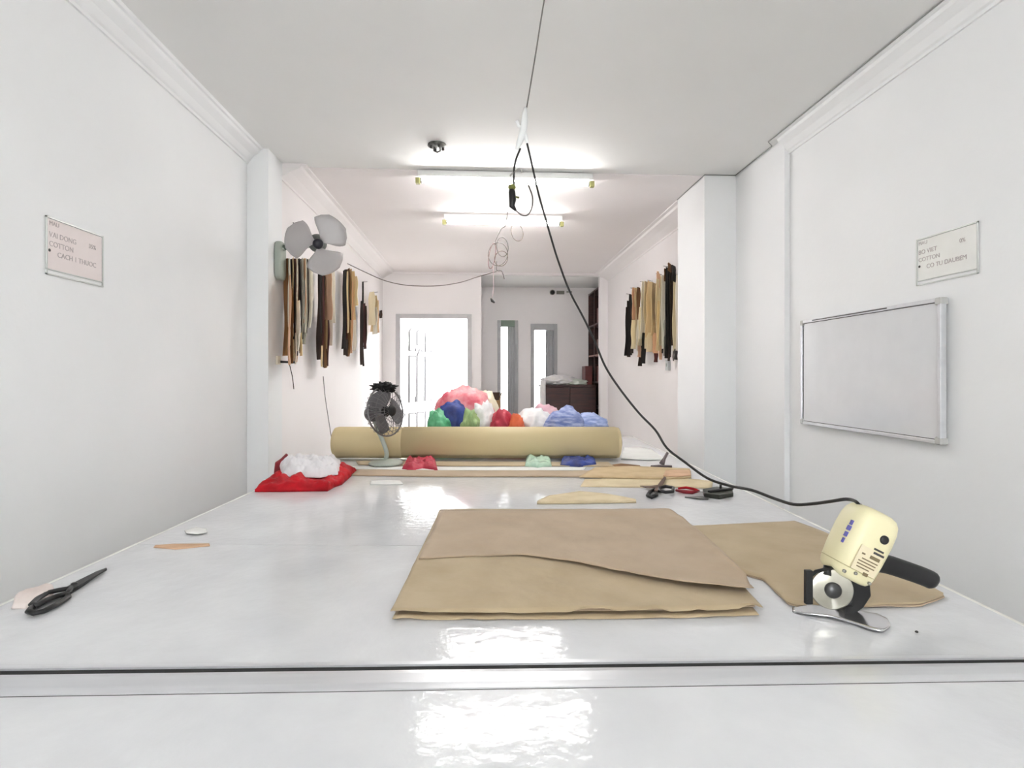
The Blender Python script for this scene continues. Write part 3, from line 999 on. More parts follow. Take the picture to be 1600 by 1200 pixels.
for k in range(3):
    fan_blade(hc, fax, R(20 + 120 * k), 0.03, 0.145, 50, 0.022, Vector((0, 0, 1)), df, fanmotor_m)
MB().lathe(hc - fax * 0.015, fax, [(0.03, 0), (0.035, 0.01), (0.03, 0.03), (0.01, 0.035)], 20).build('hub', black_m, df)
# black scrap lying over the top of the cage
tp = hc + qa * (RC - 0.012)
tag(MB().blob(tp + Vector((0.0, 0, 0.012)), (0.058, 0.045, 0.026), 0.7, 3.6, 21).build('cloth_scrap', blackmat_m),
    'ragged black cloth scrap draped over the top of the desk fan', 'cloth')

# ------------------------------------------------------------------ round-blade cutter
CD = onz(1312, 966).dot(FWD)       # its distance along the viewing axis


def cp(px, py, dd=0.0):
    return ond(px, py, CD + dd)


ct = thing('fabric_cutter', onz(1312, 966), 'cream electric round-blade fabric cutter with black handle on the right of the table', 'cutter')
zt3 = TOP + 0.003
bt = line_z([(1238, 950), (1262, 948), (1300, 953), (1340, 957), (1372, 962), (1386, 969), (1391, 978)], zt3)
bb = line_z([(1238, 955), (1262, 962), (1300, 967), (1335, 977), (1362, 986), (1380, 989), (1391, 981)], zt3)
MB().patch(bt, bb, 30, 8, lambda u, v, p: 0.006 - 0.004 * max(0, 0.2 - u) / 0.2 + 0.001 * math.sin(u * 5), 0.004).build('base_plate', chrome_m, ct)
for px_, py_ in ((1258, 955), (1360, 974)):
    q = onz(px_, py_, TOP)
    MB().lathe((q.x, q.y, TOP + 0.0004), (0, 0, 1), [(0.008, 0), (0.008, 0.0048)], 10).build('roller', dark_m, ct)
bc = cp(1300, 921)
bax = (-FWD + RGT * -0.18 + Vector((0, 0, 0.05))).normalized()
bl = MB().lathe(bc, bax, [(0.045, -0.0008), (0.0475, 0), (0.045, 0.0008), (0.018, 0.0016), (0.016, 0.004)], 40).build('blade', blade_m, ct)
MB().lathe(bc, bax, [(0.018, 0.002), (0.019, 0.008), (0.014, 0.012), (0.004, 0.013)], 24).build('blade_hub', M('dark_steel', (70, 70, 70), 0.35, metal=0.7), bl)
# black vertical guard bar in front of the blade
bevel(MB().obox(cp(1263, 917, -0.012), RGT * 0.0085, FWD * 0.006, Vector((0, 0, 0.040))).build('finger_guard', black_m, ct), 0.002)
MB().tube([cp(1263, 902, -0.012), cp(1275, 893, -0.004), cp(1292, 889, 0.004), cp(1312, 889, 0.01)], 0.0045, 8).build('guard_arm', black_m, ct)
# black gear casting behind and right of the blade
cast = [cp(1300, 878, 0.012), cp(1318, 900, 0.012), cp(1330, 922, 0.012), cp(1329, 940, 0.012), cp(1316, 950, 0.012), cp(1320, 960, 0.012), cp(1334, 962, 0.012),
        cp(1350, 950, 0.012), cp(1362, 932, 0.012), cp(1360, 910, 0.012), cp(1348, 890, 0.012), cp(1325, 876, 0.012)]
bevel(MB().prism(cast, FWD * 0.034).build('gear_casting', black_m, ct), 0.004)
MB().tube([cp(1292, 899, 0.004), cp(1293, 884, 0.01)], [(0.010, 0.008)] * 2, 10).build('blade_post', black_m, ct)
MB().obox(cp(1322, 951, 0.015), RGT * 0.010, FWD * 0.012, Vector((0, 0, 0.010))).build('base_standard', black_m, ct)
# cream motor housing leaning right
e0, e1 = cp(1316, 899, 0.03), cp(1367, 797, 0.03)
aa = (e1 - e0)
hl = aa.length
ring = []
rad = []
for u, k in ((0.0, 0.66), (0.015, 0.80), (0.06, 0.90), (0.12, 0.95), (0.35, 1.0), (0.62, 1.02), (0.80, 0.99), (0.90, 0.92), (0.96, 0.80), (0.99, 0.62), (1.0, 0.4)):
    ring.append(e0 + aa * u)
    rad.append((0.053 * k, 0.057 * k))
mo = MB().tube(ring, rad, 36, ref=(-FWD), exp=3.0).build('motor_housing', cream_m, ct)
ax_u = aa.normalized()
nf = (-FWD - ax_u * (-FWD).dot(ax_u)).normalized()      # outward on the camera side
sd = ax_u.cross(nf).normalized()
if sd.dot(RGT) < 0:
    sd = -sd
# seam line between cap and body
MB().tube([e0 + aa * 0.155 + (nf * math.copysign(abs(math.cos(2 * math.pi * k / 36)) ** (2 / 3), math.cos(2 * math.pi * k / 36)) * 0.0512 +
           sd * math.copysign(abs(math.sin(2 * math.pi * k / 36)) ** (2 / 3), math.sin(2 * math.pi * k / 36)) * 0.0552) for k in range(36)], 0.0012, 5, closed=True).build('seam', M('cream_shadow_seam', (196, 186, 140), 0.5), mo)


def on_front(u, s):             # point on the camera-side face: u along the axis, s sideways in metres
    return e0 + aa * u + sd * s + nf * 0.0545


MB().lathe(on_front(0.68, 0.013) - nf * 0.004, nf, [(0.0105, 0), (0.0105, 0.005), (0.008, 0.0065), (0.002, 0.007)], 20).build('oil_cap', black_m, mo)
pl = MB().obox(on_front(0.33, 0.0), ax_u * 0.030, sd * 0.030, nf * 0.0006).build('rating_plate', plate_m, mo)
inkb = M('brown_print', (120, 104, 74), 0.6)
for j, (u, s, w_, h_) in enumerate(((0.52, 0.012, 0.012, 0.0022), (0.47, 0.016, 0.013, 0.0026), (0.40, 0.012, 0.012, 0.0040), (0.40, -0.017, 0.004, 0.002),
                                    (0.34, 0.004, 0.020, 0.0014), (0.30, 0.0, 0.022, 0.0014), (0.26, 0.0, 0.022, 0.0014), (0.22, -0.004, 0.016, 0.0014), (0.16, 0.008, 0.006, 0.004))):
    MB().obox(on_front(u, s) + nf * 0.0012, ax_u * h_, sd * w_, nf * 0.0005).build('print_line', inkb if j > 1 else inkd_m, mo)
for j, (u, w_) in enumerate(((0.70, 0.004), (0.62, 0.006), (0.53, 0.005), (0.44, 0.003))):
    MB().obox(e0 + aa * u - sd * 0.0565 + nf * 0.028, ax_u * 0.006, nf * w_, sd * 0.0015).build('side_print', blue_ink, mo)
for u, s in ((0.08, -0.036), (0.08, 0.030), (0.12, -0.010)):
    MB().lathe(on_front(u, s) - nf * 0.006, nf, [(0.004, 0), (0.004, 0.004), (0.002, 0.005)], 10).build('screw', M('screw_grey', (150, 148, 140), 0.4, metal=0.5), mo)
# black handle
hpts = smooth_line([cp(1358, 878, 0.035), cp(1380, 880, 0.035), cp(1415, 891, 0.035), (cp(1448, 903, 0.035)), cp(1462, 911, 0.035)], 5)
nh = len(hpts)
hr = [(0.0235 - 0.002 * (i / nh), 0.019) for i in range(nh)]
hr[-1] = (0.009, 0.008)
hr[-2] = (0.016, 0.014)
hr[-3] = (0.0195, 0.017)
MB().tube(hpts, hr, 20, ref=(0, 0, 1), exp=2.4).build('handle', black_m, ct)
MB().obox(cp(1372, 870, 0.035), RGT * 0.006, FWD * 0.010, Vector((0, 0, 0.006))).build('switch', black_m, ct)
MB().tube([cp(1344, 803, 0.03), cp(1348, 794, 0.03), cp(1343, 790, 0.03)], [0.009, 0.0075, 0.006], 10).build('cord_grommet', black_m, ct)

# ------------------------------------------------------------------ scissors and small tools


def zpts(pts, z):
    return [onz(a, b, TOP + z) for a, b in pts]


s1 = thing('tailor_scissors', onz(105, 925), 'large black tailor scissors lying open at the left table edge', 'scissors')
MB().prism(zpts([(166, 889), (150, 895), (118, 911), (104, 919), (108, 924), (122, 918), (150, 901), (167, 890)], 0.008), (0, 0, 0.004)).build('blade', black_m, s1)
MB().prism(zpts([(167, 891), (152, 900), (133, 914), (116, 925), (106, 931), (102, 926), (122, 916), (140, 904)], 0.002), (0, 0, 0.004)).build('blade', black_m, s1)
MB().tube(zpts([(110, 919), (92, 922), (74, 926), (58, 936), (50, 944), (58, 946), (72, 938), (90, 931), (106, 927)], 0.012), [(0.006, 0.008)] * 9, 10, closed=True).build('handle_ring', black_m, s1)
MB().tube(zpts([(106, 927), (88, 932), (66, 940), (50, 949), (45, 955), (54, 958), (68, 955), (88, 945), (106, 933)], 0.0085), [(0.006, 0.008)] * 9, 10, closed=True).build('handle_ring', black_m, s1)
q = onz(116, 919, TOP)
MB().lathe(q + Vector((0, 0, 0.010)), (0, 0, 1), [(0.008, 0), (0.008, 0.004), (0.004, 0.006)], 16).build('pivot_screw', M('dark_screw', (60, 60, 62), 0.3, metal=0.6), s1)

s2 = thing('scissors', onz(1040, 770), 'black scissors lying open on the front paper pattern', 'scissors')
MB().prism(zpts([(1038, 745), (1030, 755), (1022, 767), (1027, 768), (1036, 757), (1041, 747)], 0.017), (0, 0, 0.003)).build('blade', M('worn_dark_steel', (96, 70, 56), 0.4, metal=0.5), s2)
MB().prism(zpts([(1000, 760), (1015, 760), (1032, 758), (1032, 762), (1012, 763)], 0.012), (0, 0, 0.003)).build('blade', M('worn_dark_steel', (96, 70, 56)), s2)
MB().tube(zpts([(1030, 762), (1040, 760), (1052, 762), (1051, 768), (1040, 769), (1030, 767)], 0.014), 0.008, 8, closed=True).build('handle_ring', black_m, s2)
MB().tube(zpts([(1024, 764), (1016, 768), (1012, 774), (1018, 777), (1026, 773)], 0.009), 0.009, 8, closed=True).build('handle_ring', black_m, s2)
s3 = thing('thread_snips', onz(1078, 770), 'red-handled snips lying beside the black scissors', 'snips')
MB().tube(zpts([(1056, 766), (1068, 768), (1082, 769), (1092, 768)], 0.010), [0.006, 0.009, 0.009, 0.005], 8).build('handle', darkred_m, s3)
MB().tube(zpts([(1060, 763), (1072, 762), (1084, 764), (1092, 767)], 0.013), [0.005, 0.007, 0.007, 0.005], 8).build('handle', red_m, s3)
MB().prism(zpts([(1090, 766), (1104, 768), (1104, 769.5), (1090, 769)], 0.010), (0, 0, 0.003)).build('blade', chrome_m, s3)
s4 = thing('fabric_clamp', onz(1122, 778), 'dark green-black fabric clamp at the right table edge', 'clamp')
bevel(MB().prism(zpts([(1098, 770), (1120, 766), (1144, 769), (1146, 776), (1124, 780), (1100, 777)], 0.001), (0, 0, 0.020)).build('body', M('dark_olive_metal', (52, 54, 46), 0.5, (40, 42, 36)), s4), 0.003)
MB().prism(zpts([(1070, 777.5), (1096, 776), (1108, 779), (1106, 781), (1092, 780)], 0.002), (0, 0, 0.004)).build('jaw', M('clamp_steel', (90, 90, 88), 0.4, metal=0.6), s4)
q = onz(1126, 772, TOP)
MB().tube([q + Vector((0, 0, 0.02)), q + Vector((0, 0, 0.045))], 0.006, 8).build('knob', black_m, s4)
MB().tube([onz(1108, 776) + Vector((0, 0, 0.024)), onz(1144, 772) + Vector((0, 0, 0.028))], [(0.006, 0.010)] * 2, 10).build('lever', black_m, s4)
s5 = thing('hand_stapler', onz(1034, 728), 'small dark tool with an upright lever at the right of the kraft roll', 'tool')
MB().tube(zpts([(1018, 729), (1030, 728), (1050, 729)], 0.010), [(0.008, 0.010)] * 3, 10).build('body', M('violet_grey_metal', (104, 92, 92), 0.5), s5)
q0 = onz(1034, 728, TOP)
MB().tube([q0 + Vector((0, 0, 0.012)), q0 + Vector((0.02, 0.01, 0.045)), q0 + Vector((0.045, 0.02, 0.082))], [0.018, 0.010, 0.009], 8).build('lever', M('violet_grey_metal', (104, 92, 92)), s5)
tag(MB().blob(onz(1432, 989) + Vector((0, 0, 0.003)), (0.003, 0.003, 0.0025), 0.3, 2, 5, floor=TOP + 0.0004, sub=2).build('lint_speck', inkd_m),
    'tiny dark speck on the table right of the cutter base', 'speck')

# ------------------------------------------------------------------ whiteboard and notices on the side walls
wz0, wz1 = 0, 0
pA = onx(1259, 501, XR)
pB = onx(1260, 661, XR)
pC = onx(1484, 465, XR)
pD = onx(1482, 696, XR)
yb0, yb1 = (pC.y + pD.y) / 2, (pA.y + pB.y) / 2
zb0, zb1 = (pB.z + pD.z) / 2, (pA.z + pC.z) / 2
wbd = thing('whiteboard', (XR, (yb0 + yb1) / 2, zb0), 'wide blank whiteboard with a thin metal frame on the right wall', 'whiteboard')
MB().box(XR - 0.030, XR - 0.012, yb0 + 0.012, yb1 - 0.012, zb0 + 0.012, zb1 - 0.012).build('panel', board_m, wbd)
fw = 0.018
for (y0_, y1_, z0_, z1_) in ((yb0, yb1, zb0, zb0 + fw), (yb0, yb1, zb1 - fw, zb1), (yb0, yb0 + fw, zb0 + fw, zb1 - fw), (yb1 - fw, yb1, zb0 + fw, zb1 - fw)):
    bevel(MB().box(XR - 0.038, XR - 0.010, y0_, y1_, z0_, z1_).build('frame_rail', alu_m, wbd), 0.003)
for y_ in (yb0, yb1 - 0.03):
    for z_ in (zb0, zb1 - 0.03):
        bevel(MB().box(XR - 0.0395, XR - 0.001, y_ - 0.001, y_ + 0.031, z_ - 0.001, z_ + 0.031).build('corner_cap', M('grey_corner', (190, 190, 188), 0.5), wbd), 0.006)
MB().box(XR - 0.0388, XR - 0.036, yb0 + 0.3, yb1 - 0.12, zb1 - 0.012, zb1 - 0.006).build('frame_groove', M('groove_dark', (70, 70, 70), 0.6), wbd)

for (y0_, y1_, z0_, z1_) in ((yb0 + fw, yb1 - fw, zb0 + fw, zb0 + fw + 0.003), (yb0 + fw, yb1 - fw, zb1 - fw - 0.003, zb1 - fw), (yb0 + fw, yb0 + fw + 0.004, zb0 + fw, zb1 - fw), (yb1 - fw - 0.006, yb1 - fw, zb0 + fw, zb1 - fw)):
    MB().box(XR - 0.0312, XR - 0.0295, y0_, y1_, z0_, z1_).build('gasket', M('groove_dark', (70, 70, 70)), wbd)


def notice(xw, sgn, y0, y1, z0, z1, lines, label, mat, read):
    """paper in a clear pocket; sgn points into the room; read is the reading direction along Y"""
    n = thing('wall_notice', (xw, (y0 + y1) / 2, z0), label, 'notice')
    a, b = sorted((xw + sgn * 0.001, xw + sgn * 0.003))
    MB().box(a, b, y0 + 0.008, y1 - 0.008, z0 + 0.022, z1 - 0.008).build('paper', mat, n)
    a, b = sorted((xw + sgn * 0.0008, xw + sgn * 0.0055))
    for (p, q, r, s) in ((y0, y1, z0, z0 + 0.005), (y0, y1, z0 + 0.018, z0 + 0.021), (y0, y1, z1 - 0.006, z1), (y0, y0 + 0.006, z0, z1), (y1 - 0.006, y1, z0, z1)):
        MB().box(a, b, p, q, r, s).build('pocket_rim', pocket_m, n)
    ystart = y0 if read > 0 else y1
    hh = z1 - z0
    for (off, fz, size, txt, mt) in lines:
        pos = Vector((xw + sgn * 0.0035, ystart + read * off * (y1 - y0), z0 + fz * hh))
        text_mesh(txt, size, 'lettering', mt, n, pos, (0, read, 0), (0, 0, 1))
    return n


nl0, nl1 = onx(70, 380, XL).y, onx(160, 400, XL).y
zl1, zl0 = onx(70, 336, XL).z, onx(70, 428, XL).z
notice(XL, 1, nl0, nl1, zl0, zl1, [(0.05, 0.86, 0.022, 'MAU', ink_m), (0.05, 0.66, 0.027, 'VAI DONG', ink_m), (0.72, 0.68, 0.024, '35%', ink_m), (0.05, 0.50, 0.027, 'COTTON', ink_m),
                                   (0.03, 0.35, 0.045, '•', inkd_m), (0.18, 0.34, 0.027, 'CACH 1 THUOC', ink_m)],
       'pale pink printed notice in a clear pocket on the left wall', pinkpaper_m, 1)
nr0, nr1 = onx(1530, 390, XR).y, onx(1433, 410, XR).y
zr1, zr0 = onx(1433, 375, XR).z, onx(1433, 447, XR).z
notice(XR, -1, nr0, nr1, zr0, zr1, [(0.04, 0.86, 0.022, 'MAU', ink_m), (0.04, 0.66, 0.027, 'BO VIET', ink_m), (0.72, 0.68, 0.024, '0%', ink_m), (0.04, 0.50, 0.026, 'COTTON', ink_m),
                                    (0.03, 0.33, 0.045, '•', inkd_m), (0.18, 0.33, 0.027, 'CO TU DAUBEM', ink_m)],
       'pale printed notice in a clear pocket on the right wall above the whiteboard', paper_m, -1)

# ------------------------------------------------------------------ bunches of card patterns hung on the walls
rnd = random.Random(5)


def strip(parent, xw, sgn, px, y0, y1, wpx, code, off, sway=0.0, ang=None, taper=0.0):
    """a hanging card strip: top at pixel (px, y0) on the plane off from the wall"""
    ang = R(rnd.uniform(25, 60)) if ang is None else ang
    # width direction: along the wall turned towards the room
    dv = Vector((sgn * math.sin(ang), -math.cos(ang), 0))
    ppx = lambda p: 800 + F * (p - EYE).dot(RGT) / (p - EYE).dot(FWD)
    X = xw + sgn * (off + 0.04)
    for it in range(3):
        a = onx(px, y0, X)
        k = abs(ppx(a + dv * 0.05) - ppx(a)) / 0.05     # pixels per metre across the strip
        w = min(wpx / max(k, 40), 0.17)
        X = xw + sgn * (off + 0.020 + 0.56 * w * math.sin(ang))
    a = onx(px, y0, X)
    zb = onx(px, y1, X).z
    n = 10
    nv = dv.cross(Vector((0, 0, 1)))
    vs1, vs2 = [], []
    ph = rnd.uniform(0, 6)
    h = a.z - zb
    sw = min(1.0, h / 0.5)
    for i in range(n + 1):
        u = i / n
        c = a + Vector((0, 0, -h * u)) + dv * (0.010 * sw * math.sin(ph + u * 4) * u + sway * u) + nv * (0.010 * sw * math.sin(ph * 2 + u * 5) * u)
        ww = w * (0.75 + 0.25 * min(1, u * 5)) * (1 - taper * u) * (1 + 0.12 * math.sin(ph + u * 9))
        vs1 += [c - dv * ww / 2 - nv * 0.001, c + dv * ww / 2 - nv * 0.001]
        vs2 += [c - dv * ww / 2 + nv * 0.001, c + dv * ww / 2 + nv * 0.001]
    m = len(vs1)
    fs = []
    for i in range(n):
        a_ = 2 * i
        fs += [(a_, a_ + 1, a_ + 3, a_ + 2), (m + a_, m + a_ + 2, m + a_ + 3, m + a_ + 1), (a_, a_ + 2, m + a_ + 2, m + a_), (a_ + 1, m + a_ + 1, m + a_ + 3, a_ + 3)]
    fs += [(0, m, m + 1, 1), (2 * n, 2 * n + 1, m + 2 * n + 1, m + 2 * n)]
    return MB().add(vs1 + vs2, fs).build('card_strip', cards[code], parent)


def bunch(xw, sgn, px, py, rows, label, group, nail=True):
    o = onx(px, py, xw)
    b = thing('pattern_bunch', o, label, 'pattern bunch', group)
    for r in rows:
        strip(b, xw, sgn, *r)
    if nail:
        n0 = onx(px, py + 5, xw) + Vector((sgn * 0.001, 0, 0))
        MB().tube([n0, n0 + Vector((sgn * 0.06, 0, 0.008))], 0.003, 6).build('nail', thin_m, b)
    return b


GL = 'card pattern bunches on the rear left wall'
bunch(XLb, 1, 458, 404, [
    (447, 404, 556, 8, 'b', 0.012), (450, 404, 548, 6, 'd', 0.022), (454, 405, 566, 7, 'd', 0.034), (457, 404, 560, 5, 't', 0.046), (460, 404, 552, 6, 'm', 0.058), (463, 405, 566, 6, 'h', 0.066),
    (466, 404, 556, 5, 'd', 0.078), (469, 405, 530, 5, 'k', 0.086), (471, 405, 548, 6, 'g', 0.094), (474, 404, 520, 6, 'c', 0.102), (477, 404, 538, 5, 'g', 0.110), (480, 405, 521, 3.5, 'd', 0.120),
    (484, 404, 512, 6, 'c', 0.128), (453, 430, 570, 5, 'h', 0.075), (466, 470, 548, 6, 'c', 0.125), (456, 450, 568, 4, 'b', 0.10), (452, 404, 540, 3, 'c', 0.06), (459, 404, 530, 2.5, 'k', 0.09), (464, 404, 545, 2.5, 'c', 0.105), (468, 430, 552, 2.5, 'd', 0.115), (473, 440, 545, 3, 'k', 0.13), (476, 404, 505, 3, 'h', 0.135), (487, 404, 470, 4, 'c', 0.12), (470, 520, 556, 4, 't', 0.13), (462, 520, 569, 3, 'c', 0.12)],
      'thick shaggy bunch of brown and cream card strips below the wall fan', GL)
bunch(XLb, 1, 508, 422, [
    (500, 424, 562, 8, 'd', 0.012), (503, 424, 570, 6, 'b', 0.024), (505, 423, 574, 6, 'd', 0.036), (512, 422, 500, 13, 'h', 0.06), (516, 422, 540, 6, 'c', 0.07), (509, 480, 574, 5, 't', 0.05), (512, 490, 572, 5, 'm', 0.055),
    (517, 490, 534, 3.5, 'd', 0.075), (507, 500, 575, 5, 'b', 0.08), (501, 424, 520, 2.5, 'k', 0.09), (505, 424, 555, 2, 'm', 0.09), (521, 424, 505, 5, 'c', 0.085), (503, 540, 573, 2.5, 't', 0.095), (510, 545, 571, 2, 'k', 0.095)],
      'bunch with dark strips beside a broad peach card, second from the wall fan', GL)
bunch(XLb, 1, 543, 420, [
    (538, 422, 545, 6, 'k', 0.012), (540, 421, 555, 6, 'd', 0.024), (544, 420, 530, 7, 'b', 0.036), (547, 421, 540, 6, 't', 0.048), (551, 424, 500, 8, 't', 0.06), (555, 432, 478, 8, 'p', 0.072), (549, 470, 552, 6, 'h', 0.07),
    (545, 500, 557, 5, 'b', 0.08), (554, 500, 548, 5, 'c', 0.06), (541, 440, 552, 5, 'm', 0.04), (543, 424, 520, 2.5, 't', 0.09), (546, 430, 500, 2.5, 'k', 0.09), (550, 440, 515, 2.5, 'h', 0.085), (542, 530, 556, 3, 'd', 0.09)],
      'bunch of olive and tan cards below the wire nail, third from the wall fan', GL)
bunch(XLb, 1, 566, 436, [
    (567, 440, 572, 3, 'k', 0.02), (565, 470, 570, 5, 'd', 0.03), (569, 474, 545, 5, 'm', 0.045), (571, 478, 542, 4, 'd', 0.05)],
      'slim bunch of very dark strips, fourth from the wall fan', GL)
bunch(XLb, 1, 583, 452, [
    (581, 456, 508, 10, 'p', 0.012), (585, 462, 518, 11, 't', 0.024), (589, 470, 520, 9, 'h', 0.036), (586, 480, 522, 8, 'c', 0.05), (595, 485, 497, 5, 'd', 0.045)],
      'small pale beige bunch nearest the open door', GL)
GR = 'card pattern bunches on the rear right wall'
bunch(XRb, -1, 986, 455, [
    (985, 460, 555, 6, 'k', 0.012), (982, 470, 558, 6, 'd', 0.026), (980, 480, 556, 6, 'k', 0.038), (988, 480, 552, 5, 'd', 0.05)],
      'near-black card strips hanging at the far end of the right bunches', GR)
bunch(XRb, -1, 993, 446, [
    (992, 450, 500, 9, 'h', 0.02), (998, 449, 500, 6, 'b', 0.03), (990, 500, 545, 8, 'p', 0.045), (994, 450, 480, 6, 't', 0.04), (995, 460, 535, 10, 'p', 0.012), (999, 500, 548, 7, 'c', 0.015)],
      'peach and brown cards hanging beside the near-black strips', GR)
bunch(XRb, -1, 1008, 436, [
    (1006, 440, 530, 12, 'c', 0.02), (1002, 480, 540, 9, 'p', 0.035), (1001, 530, 572, 6, 'd', 0.03), (1006, 520, 568, 6, 'k', 0.04), (1010, 440, 520, 10, 'p', 0.048), (997, 510, 540, 6, 'c', 0.055), (1009, 470, 490, 3, 'b', 0.06), (1004, 505, 545, 2.5, 'd', 0.06), (1013, 438, 470, 3, 'h', 0.06), (999, 535, 558, 5, 'h', 0.06)],
      'broad cream cards in the middle of the right bunches', GR)
bunch(XRb, -1, 1020, 434, [
    (1013, 442, 545, 8, 'p', 0.012), (1016, 440, 528, 12, 't', 0.02), (1022, 442, 525, 10, 't', 0.035), (1018, 520, 550, 14, 'p', 0.045), (1027, 438, 500, 4, 'm', 0.05), (1025, 545, 566, 6, 'm', 0.03), (1024, 520, 552, 8, 'h', 0.055)],
      'olive tan cards with a maroon strip on the right wall', GR)
bunch(XRb, -1, 1034, 424, [
    (1029, 436, 540, 9, 'p', 0.012), (1034, 432, 540, 11, 'p', 0.02), (1037, 430, 545, 8, 'c', 0.035), (1030, 470, 548, 7, 't', 0.045), (1039, 500, 556, 5, 'g', 0.05), (1028, 424, 440, 4, 'h', 0.05), (1032, 540, 562, 5, 'h', 0.03), (1040, 440, 545, 3, 'c', 0.055), (1036, 500, 552, 2, 'd', 0.06), (1031, 428, 450, 4, 'h', 0.06)],
      'pale yellow cards left of the black strips on the right wall', GR)
bunch(XRb, -1, 1046, 412, [
    (1043, 418, 560, 7, 'k', 0.015), (1046, 416, 558, 7, 'k', 0.03), (1050, 414, 540, 6, 'd', 0.045), (1040, 420, 440, 5, 'b', 0.05), (1045, 500, 564, 6, 'd', 0.05), (1053, 415, 440, 6, 'k', 0.055), (1047, 412, 425, 8, 'b', 0.06)],
      'long black card strips hanging nearest the white pillar', GR)
bunch(XRb, -1, 1057, 425, [
    (1055, 430, 548, 7, 'p', 0.02), (1059, 430, 548, 7, 'c', 0.03), (1056, 545, 562, 5, 'k', 0.035), (1052, 548, 564, 4, 'd', 0.045)],
      'pale green-cream cards half hidden by the white pillar', GR)
p = onx(1046, 568, XRb)
ws = thing('wall_switch', p, 'small grey switch box below the black card strips on the right wall', 'switch')
bevel(MB().box(XRb - 0.03, XRb - 0.0005, p.y - 0.04, p.y + 0.04, p.z - 0.07, p.z + 0.04).build('cover', M('switch_grey', (186, 190, 190), 0.4), ws), 0.005)
MB().box(XRb - 0.036, XRb - 0.03, p.y - 0.012, p.y + 0.012, p.z - 0.03, p.z + 0.0).build('rocker', fangrey_m, ws)

# ------------------------------------------------------------------ wall fan on the left pillar
pm = onx(431, 405, XPL)
wf_ = thing('wall_fan', pm, 'grey wall fan without a cage on the left pillar', 'fan')
pz0, pz1 = onx(427, 435, XPL).z, onx(427, 374, XPL).z
yf = onx(427, 400, XPL).y
pts = []
for k in range(24):
    th = 2 * math.pi * k / 24
    c_, s_ = math.cos(th), math.sin(th)
    pts.append(Vector((XPL + 0.0005, yf + 0.065 + 0.06 * math.copysign(abs(c_) ** 0.5, c_), (pz0 + pz1) / 2 + (pz1 - pz0) / 2 * math.copysign(abs(s_) ** 0.5, s_))))
bevel(MB().prism(pts, (0.045, 0, 0)).build('mount_box', fangrey_m, wf_), 0.012, 3)
fh = ond(497, 381, 3.58)
wax = (-FWD + RGT * 0.42 + Vector((0, 0, -0.30))).normalized()
mt = fh - wax * 0.09
MB().tube(smooth_line([Vector((XPL + 0.04, yf + 0.06, pz1 - 0.05)), Vector((XPL + 0.10, yf + 0.05, pz1 - 0.02)), ond(462, 388, 3.66), mt - wax * 0.04]), 0.018, 10).build('arm', fangrey_m, wf_)
MB().lathe(Vector((XPL + 0.04, yf + 0.06, pz1 - 0.04)), (1, 0, 0), [(0.018, 0), (0.02, 0.02), (0.012, 0.035)], 14).build('tilt_knob', M('dark_green_knob', (60, 72, 62), 0.5), wf_)
MB().lathe(fh - wax * 0.15, wax, [(0.03, 0), (0.05, 0.015), (0.06, 0.05), (0.06, 0.09), (0.04, 0.11), (0.015, 0.115), (0.012, 0.15)], 24).build('motor', M('fan_motor_dark', (110, 116, 112), 0.5, (80, 84, 82)), wf_)
MB().lathe(fh - wax * 0.02, wax, [(0.03, 0), (0.034, 0.02), (0.030, 0.035), (0.012, 0.042)], 24).build('hub', fandark_m, wf_)
for k in range(3):
    # angles measured counter-clockwise as the camera sees them, from straight up
    fan_blade(fh - wax * 0.005, wax, R(-48 + 122 * k), 0.03, 0.205, 50, 0.035, Vector((0, 0, 1)), wf_, fanblade_m)
# pull cord and twisted tip above the fan
q0, q1 = onx(459, 349, XLb + 0.03), onx(470, 362, XLb + 0.06)
tag(MB().tube(smooth_line([onx(459, 349, XLb), q0, q1, onx(478, 372, XLb + 0.10)]), 0.004, 6).build('fan_cord', thin_m), 'short dark cord end above the left blade of the wall fan', 'cord')
# socket and dangling strip below the first bunch
p = onx(433, 563, XPL)
so_ = thing('wall_socket', p, 'small cream socket at the foot of the left pillar bunch with a dark peg', 'socket')
bevel(MB().box(XPL + 0.0005, XPL + 0.015, p.y - 0.03, p.y + 0.03, p.z - 0.03, p.z + 0.03).build('plate', socket_m, so_), 0.003)
MB().tube([Vector((XPL + 0.015, p.y + 0.02, p.z - 0.01)), Vector((XPL + 0.10, p.y + 0.06, p.z - 0.012))], 0.008, 8).build('peg', black_m, so_)
tag(MB().tube(smooth_line([onx(451, 562, XLb + 0.005), onx(453, 572, XLb + 0.02), onx(457, 590, XLb + 0.02), onx(459, 608, XLb + 0.02)]), [(0.007, 0.002)] * 25, 6).build('dark_ribbon', card5_m),
    'thin dark ribbon dangling under the shaggy card bunch', 'ribbon')
tag(MB().tube(smooth_line([onx(505, 588, XLb + 0.006), onx(508, 620, XLb + 0.02), onx(514, 660, XLb + 0.04), ond(521, 704, 4.25)]), 0.0035, 6).build('hanging_wire', thin_m),
    'thin dark wire running down the left wall to the roll end', 'wire')

# ------------------------------------------------------------------ lamps on the ceiling


def tube_lamp(pxa, pxb, py, z, label):
    pa, pb = onz(pxa, py[0], z), onz(pxb, py[1], z)
    Ym = (pa.y + pb.y) / 2
    return lamp_at(ony(pxa, 0, Ym).x, ony(pxb, 0, Ym).x, Ym, label)


